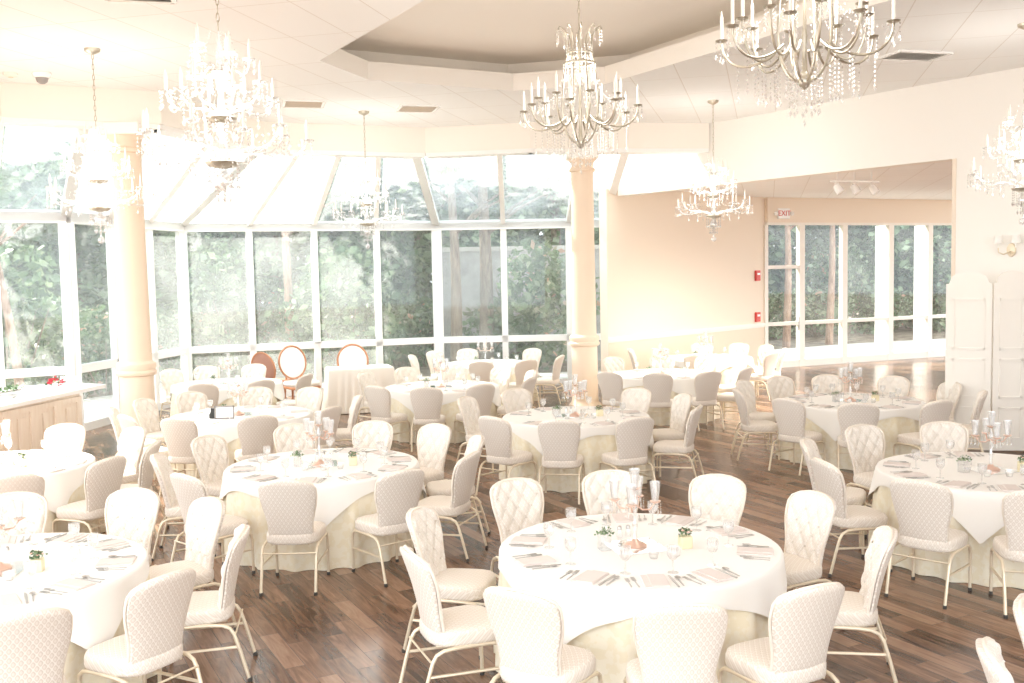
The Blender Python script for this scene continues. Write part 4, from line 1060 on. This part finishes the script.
def basket(top):
    # scroll arm chandelier with a crown; z = 0 at the lowest drop
    root = empty('scroll_chandelier')
    k = MB(); k.lathe([(0, .20), (.03, .22), (.05, .26), (.03, .30), (.02, .34), (.012, .5), (.02, .56), (.012, .62), (.012, 1.3), (.005, 1.45)], 12); k.build('stem', M['brass'], root, 60)
    k = MB(); k.lathe([(.09, top), (.085, top - .03), (.03, top - .06), (0, top - .07)], 16); k.build('canopy', M['brass'], root, 40)
    chain_mb(1.45, top - .06).build('chain', M['brass'], root, 60)
    for i in range(8):
        a = 2 * PI * i / 8; k = MB(); k.tube(bez(pol(.03, a, .25), pol(.24, a, .32), pol(.20, a, .70), pol(.15, a, 1.03), 14), .0085, 6); k.build('rib', M['brass'], root, 60)
    for i in range(16):
        a = 2 * PI * (i + .5) / 16; inner = i % 2; r = .57 if not inner else .42; zc = .58 if not inner else .68
        k = MB(); k.tube(bez(pol(.17, a, .50), pol(r * .62, a, .33), pol(r * .98, a, .38), pol(r, a, zc), 14), .009, 6)
        k.lathe([(.012, 0), (.04, .008), (.046, .018), (.012, .014)], 12, pol(r, a, zc)); arm = k.build('arm', M['brass'], root, 60)
        k = MB(); k.lathe([(.012, .012), (.012, .18), (.006, .19), (.004, .215), (0, .222)], 8, pol(r, a, zc)); k.build('candle', M['candle'], arm, 60)
        k = MB(); x, y, _ = pol(r, a, 0)
        for j in range(4): b = a + j * PI / 2; strand(k, x + .04 * cos(b), y + .04 * sin(b), zc, 3 + j % 2, .008, .028)
        for q, nn_ in ((.55, 6), (.8, 5)): p = pol(r * q, a, 0); strand(k, p[0], p[1], .40, nn_ + 2, .008, .03)
        A, B = Vector(pol(r, a, zc)), Vector(pol(.16, a, .92))
        for j in range(1, 12): t = j / 12; p = A.lerp(B, t); k.bead((p.x, p.y, p.z - .12 * 4 * t * (1 - t)), .007, .009)
        k.build('crystal_strands', M['crystal'], arm)['kind'] = 'stuff'
    k = MB(); k.tube([pol(.155, 2 * PI * j / 24, 1.03) for j in range(25)], .012, 6, 0, False); k.tube([pol(.13, 2 * PI * j / 24, 1.13) for j in range(25)], .008, 6, 0, False); crown = k.build('crown_ring', M['brass'], root, 60)
    for i in range(10):
        a = 2 * PI * i / 10; k = MB(); k.tube(bez(pol(.15, a, 1.03), pol(.10, a, 1.16), pol(.11, a, 1.36), pol(.21, a, 1.38), 8) + [pol(.225, a, 1.34)], .007, 5)
        k.build('frond', M['brass'], crown, 60)
    k = MB()
    for i in range(20): a = 2 * PI * i / 20; strand(k, .158 * cos(a), .158 * sin(a), 1.02, 4); strand(k, .125 * cos(a), .125 * sin(a), 1.20, 4)
    for i in range(10): a = 2 * PI * i / 10; strand(k, .225 * cos(a), .225 * sin(a), 1.33, 3)
    for i in range(10): a = 2 * PI * i / 10; strand(k, .10 * cos(a), .10 * sin(a), .30, 8, .008, .03)
    for i in range(12): a = 2 * PI * i / 12; strand(k, .2 * cos(a), .2 * sin(a), .36, 7, .008, .03)
    strand(k, 0, 0, .2, 7, .009, .03); k.build('pendant_crystals', M['crystal'], root)['kind'] = 'stuff'
    return root
tc0 = tiered(2.24); first = True
BULBS = []
for x, y, rz, lab in ((-2.07, 7.3, .2, 'tiered crystal chandelier nearest to us, at the upper left'), (-4.78, 11.7, .5, 'tiered crystal chandelier in front of the left pillar'), (3.28, 16.1, .1, 'tiered crystal chandelier hanging before the alcove opening'), (5.82, 11.35, .7, 'tiered crystal chandelier at the right edge near the folding screen'), (-2.35, 16.5, .35, 'tiered crystal chandelier far back before the bay windows')):
    o = tc0 if first else copy_tree(tc0); first = False
    place(o, (x, y, 3.0), rz); tag(o, lab, 'chandelier', 'tiered crystal chandeliers'); BULBS.append((x, y, 3.85))
bc0 = basket(2.17)
place(bc0, (2.04, 6.93, 3.59), .15); tag(bc0, 'scroll arm crystal chandelier cut by the top of the view', 'chandelier', 'scroll arm chandeliers under the tray')
o = copy_tree(bc0); place(o, (.72, 10.0, 3.59), .35); tag(o, 'scroll arm crystal chandelier with crown, hanging under the ceiling tray', 'chandelier', 'scroll arm chandeliers under the tray')
BULBS += [(2.04, 6.93, 4.55), (.72, 10.0, 4.55)]

# ------------------------------------------------------------------ garden
def leafcloud(n_, rx, ry, rz_, cz, sz, seed, lumps=9):
    rnd = random.Random(seed); mb = MB()
    C = [(rnd.uniform(-.6, .6) * rx, rnd.uniform(-.6, .6) * ry, cz + rnd.uniform(-.65, .65) * rz_, rnd.uniform(.35, .6)) for _ in range(lumps)]
    for k in range(n_):
        cx, cy, c_z, s = C[k % lumps]
        d = Vector((rnd.gauss(0, 1), rnd.gauss(0, 1), rnd.gauss(0, 1))).normalized() * rnd.uniform(.55, 1) ** .5
        p = Vector((cx + d.x * rx * s, cy + d.y * ry * s, c_z + d.z * rz_ * s))
        t = Vector((rnd.uniform(-1, 1), rnd.uniform(-1, 1), rnd.uniform(-.7, .5))).normalized(); q = t.orthogonal().normalized()
        q = (q * cos(rnd.uniform(0, 6)) + t.cross(q) * sin(rnd.uniform(0, 6))).normalized(); L = sz * rnd.uniform(.6, 1.3)
        mb.add([p, p + t * L * .45 + q * L * .3, p + t * L, p + t * L * .45 - q * L * .3], [(0, 1, 2, 3)])
    return mb
CR = {k: leafcloud(6500, 2.8, 2.6, 3.4, 6.1, .30, 20 + k, 18).mesh('crown', M['leafA' if k % 2 else 'leafB']) for k in range(3)}
SH = {k: leafcloud(2600, 1.5, 1.3, 1.25, 1.25, .20, 50 + k, 10).mesh('foliage', M['leafC' if k % 2 == 0 else 'leafA']) for k in range(3)}
def tree(x, y, k, s, lean, rad, label, bk='barkA', h=7.5, lift=0.):
    root = empty('garden_tree', (x, y, -.17), random.uniform(0, 6)); root.scale = (s, s, s)
    mb = MB(); P = [(lean * (t ** 1.2) * 2.2 + .06 * sin(5 * t), .05 * sin(7 * t + 1), t * h) for t in [i / 10 for i in range(11)]]
    root.rotation_euler = (0, 0, 0)
    mb.tube(P, [rad * (1.15 - .75 * i / 10) for i in range(11)], 10)
    tr = mb.build('trunk', M[bk], root, 60); mb = MB()
    for j in range(6):
        b = P[5 + j % 5]; a = 2.4 * j; mb.tube([b, (b[0] + .9 * cos(a), b[1] + .9 * sin(a), b[2] + .7), (b[0] + 1.7 * cos(a), b[1] + 1.7 * sin(a), b[2] + 1.1)], [rad * .4, rad * .25, rad * .08], 6)
    mb.build('branches', M[bk], tr, 60)
    c_ = bpy.data.objects.new('crown', CR[k]); col.objects.link(c_); c_.parent = root; c_.location = (lean * 1.6, 0, lift); c_.rotation_euler = (0, 0, random.uniform(0, 6))
    tag(root, label, 'tree', 'garden trees'); return root
tr = [(-16.8, 31, 0, 1., .0, .16, 'tree behind the leftmost bay window'), (-9.75, 19.6, 1, .9, -.45, .10, 'leaning slim trunk tree in the leftmost window', 'barkB', 7.5, 2.4), (-12.4, 33, 2, 1.1, 0, .16, 'tree between the left pillar and the first wide pane'),
      (-5.85, 25.9, 0, 1., .01, .12, 'tall straight reddish trunk in the second pane from the left pillar', 'barkB', 7.5, 2.6), (-9.2, 34, 1, 1.15, 0, .2, 'leafy tree behind the first wide pane'), (-3.2, 33.5, 2, 1.1, .05, .18, 'tree left of the double mullion'),
      (-1.5, 26.2, 1, 1., 0, .15, 'thick pale trunk just right of the double mullion', 'barkA', 7.5, 2.6), (-.74, 27.4, 0, 1., .02, .20, 'thick mossy trunk in the middle of the bay pane', 'barkA', 7.5, 2.6), (1.6, 36, 2, 1.15, 0, .2, 'tree beyond the garden wall'), (4.6, 39, 1, 1.2, 0, .2, 'tree behind the right pillar'),
      (9.3, 33.6, 0, 1.05, -.02, .12, 'pale reddish trunk seen through the alcove door', 'barkB', 7.5, 2.2), (11.0, 34.4, 1, 1.1, .03, .11, 'dark trunk in the widest alcove pane', 'barkB', 7.5, 2.2), (15.0, 40, 2, 1.2, 0, .25, 'tree in the third alcove pane'), (18.5, 41, 0, 1.2, 0, .22, 'tree in the right alcove panes'), (21, 39, 1, 1.2, 0, .2, 'rightmost tree beyond the alcove'), (-22, 26, 1, 1.1, 0, .2, 'tree at the far left outside the windows'),
      (8.6, 44, 2, 1.3, 0, .2, 'far tree behind the alcove door'), (-6, 42, 1, 1.35, 0, .2, 'far tree behind the wide panes'), (-15, 42, 2, 1.4, 0, .2, 'far tree behind the left windows'), (-1.5, 45, 0, 1.4, 0, .2, 'far tree above the garden wall'),
      (12.6, 47, 0, 1.5, 0, .2, 'far tree behind the widest alcove pane'), (17.5, 49, 1, 1.6, 0, .2, 'far tree behind the third alcove pane'), (22.5, 49, 2, 1.6, 0, .2, 'far tree behind the right alcove panes'), (4.5, 49, 0, 1.5, 0, .2, 'far tree behind the right pillar'), (-10.5, 47, 0, 1.6, 0, .2, 'far tree behind the first wide pane'), (-20.5, 38, 0, 1.4, 0, .2, 'far tree behind the leftmost window'), (-26, 36, 1, 1.5, 0, .2, 'far tree at the left edge outside')]
tr += [(x, y, k % 3, 1.25, 0, .15, f'low bushy tree {w}', 'barkA', 7.5, -2.7) for k, (x, y, w) in enumerate((
      (-21.5, 31.5, 'behind the leftmost window'), (-16.2, 35.5, 'beyond the left end of the bay'), (-13.4, 30.6, 'behind the left pillar'), (-10.6, 31.6, 'behind the first wide pane'), (-7.6, 31.9, 'behind the second wide pane'), (-5.0, 33, 'behind the third wide pane'),
      (-2.6, 34.6, 'behind the fourth wide pane'), (.6, 40, 'behind the garden wall'), (3.6, 41.5, 'behind the right pillar and garden wall'), (7.4, 41.8, 'behind the alcove wall'), (10.4, 41.5, 'behind the alcove door'), (13.3, 42.5, 'behind the widest alcove pane'), (16.2, 43.6, 'behind the third alcove pane'), (19.3, 44, 'behind the fourth alcove pane'), (22.3, 44, 'behind the rightmost alcove pane'), (-19, 22.5, 'just outside the left end of the glass')))]
for t in tr: tree(*t[:7], *(t[7:]))
sh = [(-12.9, 21.4, 0), (-10.6, 20.8, 1), (-9.3, 22.6, 2), (-13.5, 18.2, 1), (-15.3, 20.5, 0), (-9.3, 26.6, 0), (-7.4, 27.6, 1), (-5.2, 28.4, 2), (-3.4, 29.4, 0), (.42, 28.2, 2), (-11.4, 24.6, 1), (2.9, 32.6, 0), (-4.4, 26.4, 1), (10.3, 38, 0), (13.2, 39.4, 1), (16.6, 40.5, 2), (19.5, 40, 0), (7.2, 36.8, 1), (-14.3, 27, 2), (-17.6, 24, 0), (11.8, 38.6, 2), (15, 39.8, 0), (18, 40.6, 1), (21.3, 40.2, 2), (8.7, 37.4, 0), (-3.6, 31.4, 1), (-6.3, 28.6, 0), (-8.3, 27.8, 2), (5.4, 34.8, 1)]
side = ['left', 'middle', 'right']
for i, (x, y, k) in enumerate(sh):
    root = empty('garden_shrub', (x, y, -.17)); s = 1. + .25 * sin(i * 2.3); root.scale = (s, s, s * 1.15)
    c_ = bpy.data.objects.new('foliage', SH[k]); col.objects.link(c_); c_.parent = root; c_.rotation_euler = (0, 0, i * 1.3)
    mb = MB()
    for j in range(5): a = 1.3 * j; mb.tube([(.1 * cos(a), .1 * sin(a), 0), (.5 * cos(a), .5 * sin(a), .9), (.8 * cos(a), .8 * sin(a), 1.6)], [.03, .02, .008], 5)
    mb.build('stem', M['barkA'], root)
    tag(root, 'leafy green shrub growing in the garden outside the windows', 'shrub', 'garden shrubs')
mb = MB(); mb.prism([(-2.3, 29.8), (5.6, 30.1), (5.6, 30.4), (-2.3, 30.1)], -.17, 3.2); o = mb.build('garden_wall', M['gardenwall']); tag(o, 'grey garden wall with a pale cap beyond the bay windows', 'wall', kind=STR)
mb = MB(); mb.prism([(-2.35, 29.75), (5.65, 30.05), (5.65, 30.45), (-2.35, 30.15)], 3.2, 3.33); mb.build('cap', M['concrete'], o)

# ------------------------------------------------------------------ light
w = bpy.data.worlds.new('world'); sc.world = w; w.use_nodes = True
bg = w.node_tree.nodes['Background']; bg.inputs[0].default_value = (.91, .958, 1., 1); bg.inputs[1].default_value = 1.0
sun = bpy.data.lights.new('sun', 'SUN'); sun.energy = 3.0; sun.angle = .01; sun.color = (1, .94, .84)
so = bpy.data.objects.new('sun', sun); col.objects.link(so); so.rotation_euler = Vector((.62, -.42, -.80)).to_track_quat('-Z', 'Y').to_euler()
for x, y, z in BULBS:
    l = bpy.data.lights.new('chandelier_bulbs', 'POINT'); l.energy = 14 if z < 4 else 16; l.shadow_soft_size = .4; l.color = (1, .97, .92)
    o = bpy.data.objects.new('chandelier_bulbs', l); col.objects.link(o); o.location = (x, y, z)

for x in (-.42, -.05, .36):
    l = bpy.data.lights.new('track_bulb', 'SPOT'); l.energy = 130; l.spot_size = 2.5; l.spot_blend = .9; l.shadow_soft_size = .06; l.color = (1, .92, .82)
    o = bpy.data.objects.new('track_bulb', l); col.objects.link(o); o.location = (6.3 + x * cos(.35), 18.3 + x * sin(.35), ZS - .48)
    o.rotation_euler = Vector((.2 * x, .25, -1)).to_track_quat('-Z', 'Y').to_euler()
# ------------------------------------------------------------------ camera
cam = bpy.data.cameras.new('camera'); cam.sensor_width = 36; cam.lens = 995 / 1024 * 36; cam.clip_end = 300
co = bpy.data.objects.new('camera', cam); col.objects.link(co); sc.camera = co
p, r = math.radians(4.05), math.radians(-1.1)
fwd = Vector((0, cos(p), -sin(p))); right = Vector((1, 0, 0)); up = right.cross(fwd)
ri = right * cos(r) + up * sin(r); uu = -right * sin(r) + up * cos(r)
Mx = Matrix((ri, uu, -fwd)).transposed().to_4x4(); Mx.translation = Vector((0, 0, 2.59)); co.matrix_world = Mx

sc.view_settings.view_transform = 'Standard'; sc.view_settings.look = 'None'; sc.view_settings.gamma = 1; sc.view_settings.use_curve_mapping = False
sc.view_settings.exposure = 2.1
cy = sc.cycles
cy.transparent_max_bounces = 40; cy.max_bounces = 10; cy.diffuse_bounces = 6; cy.glossy_bounces = 3; cy.sample_clamp_indirect = 6
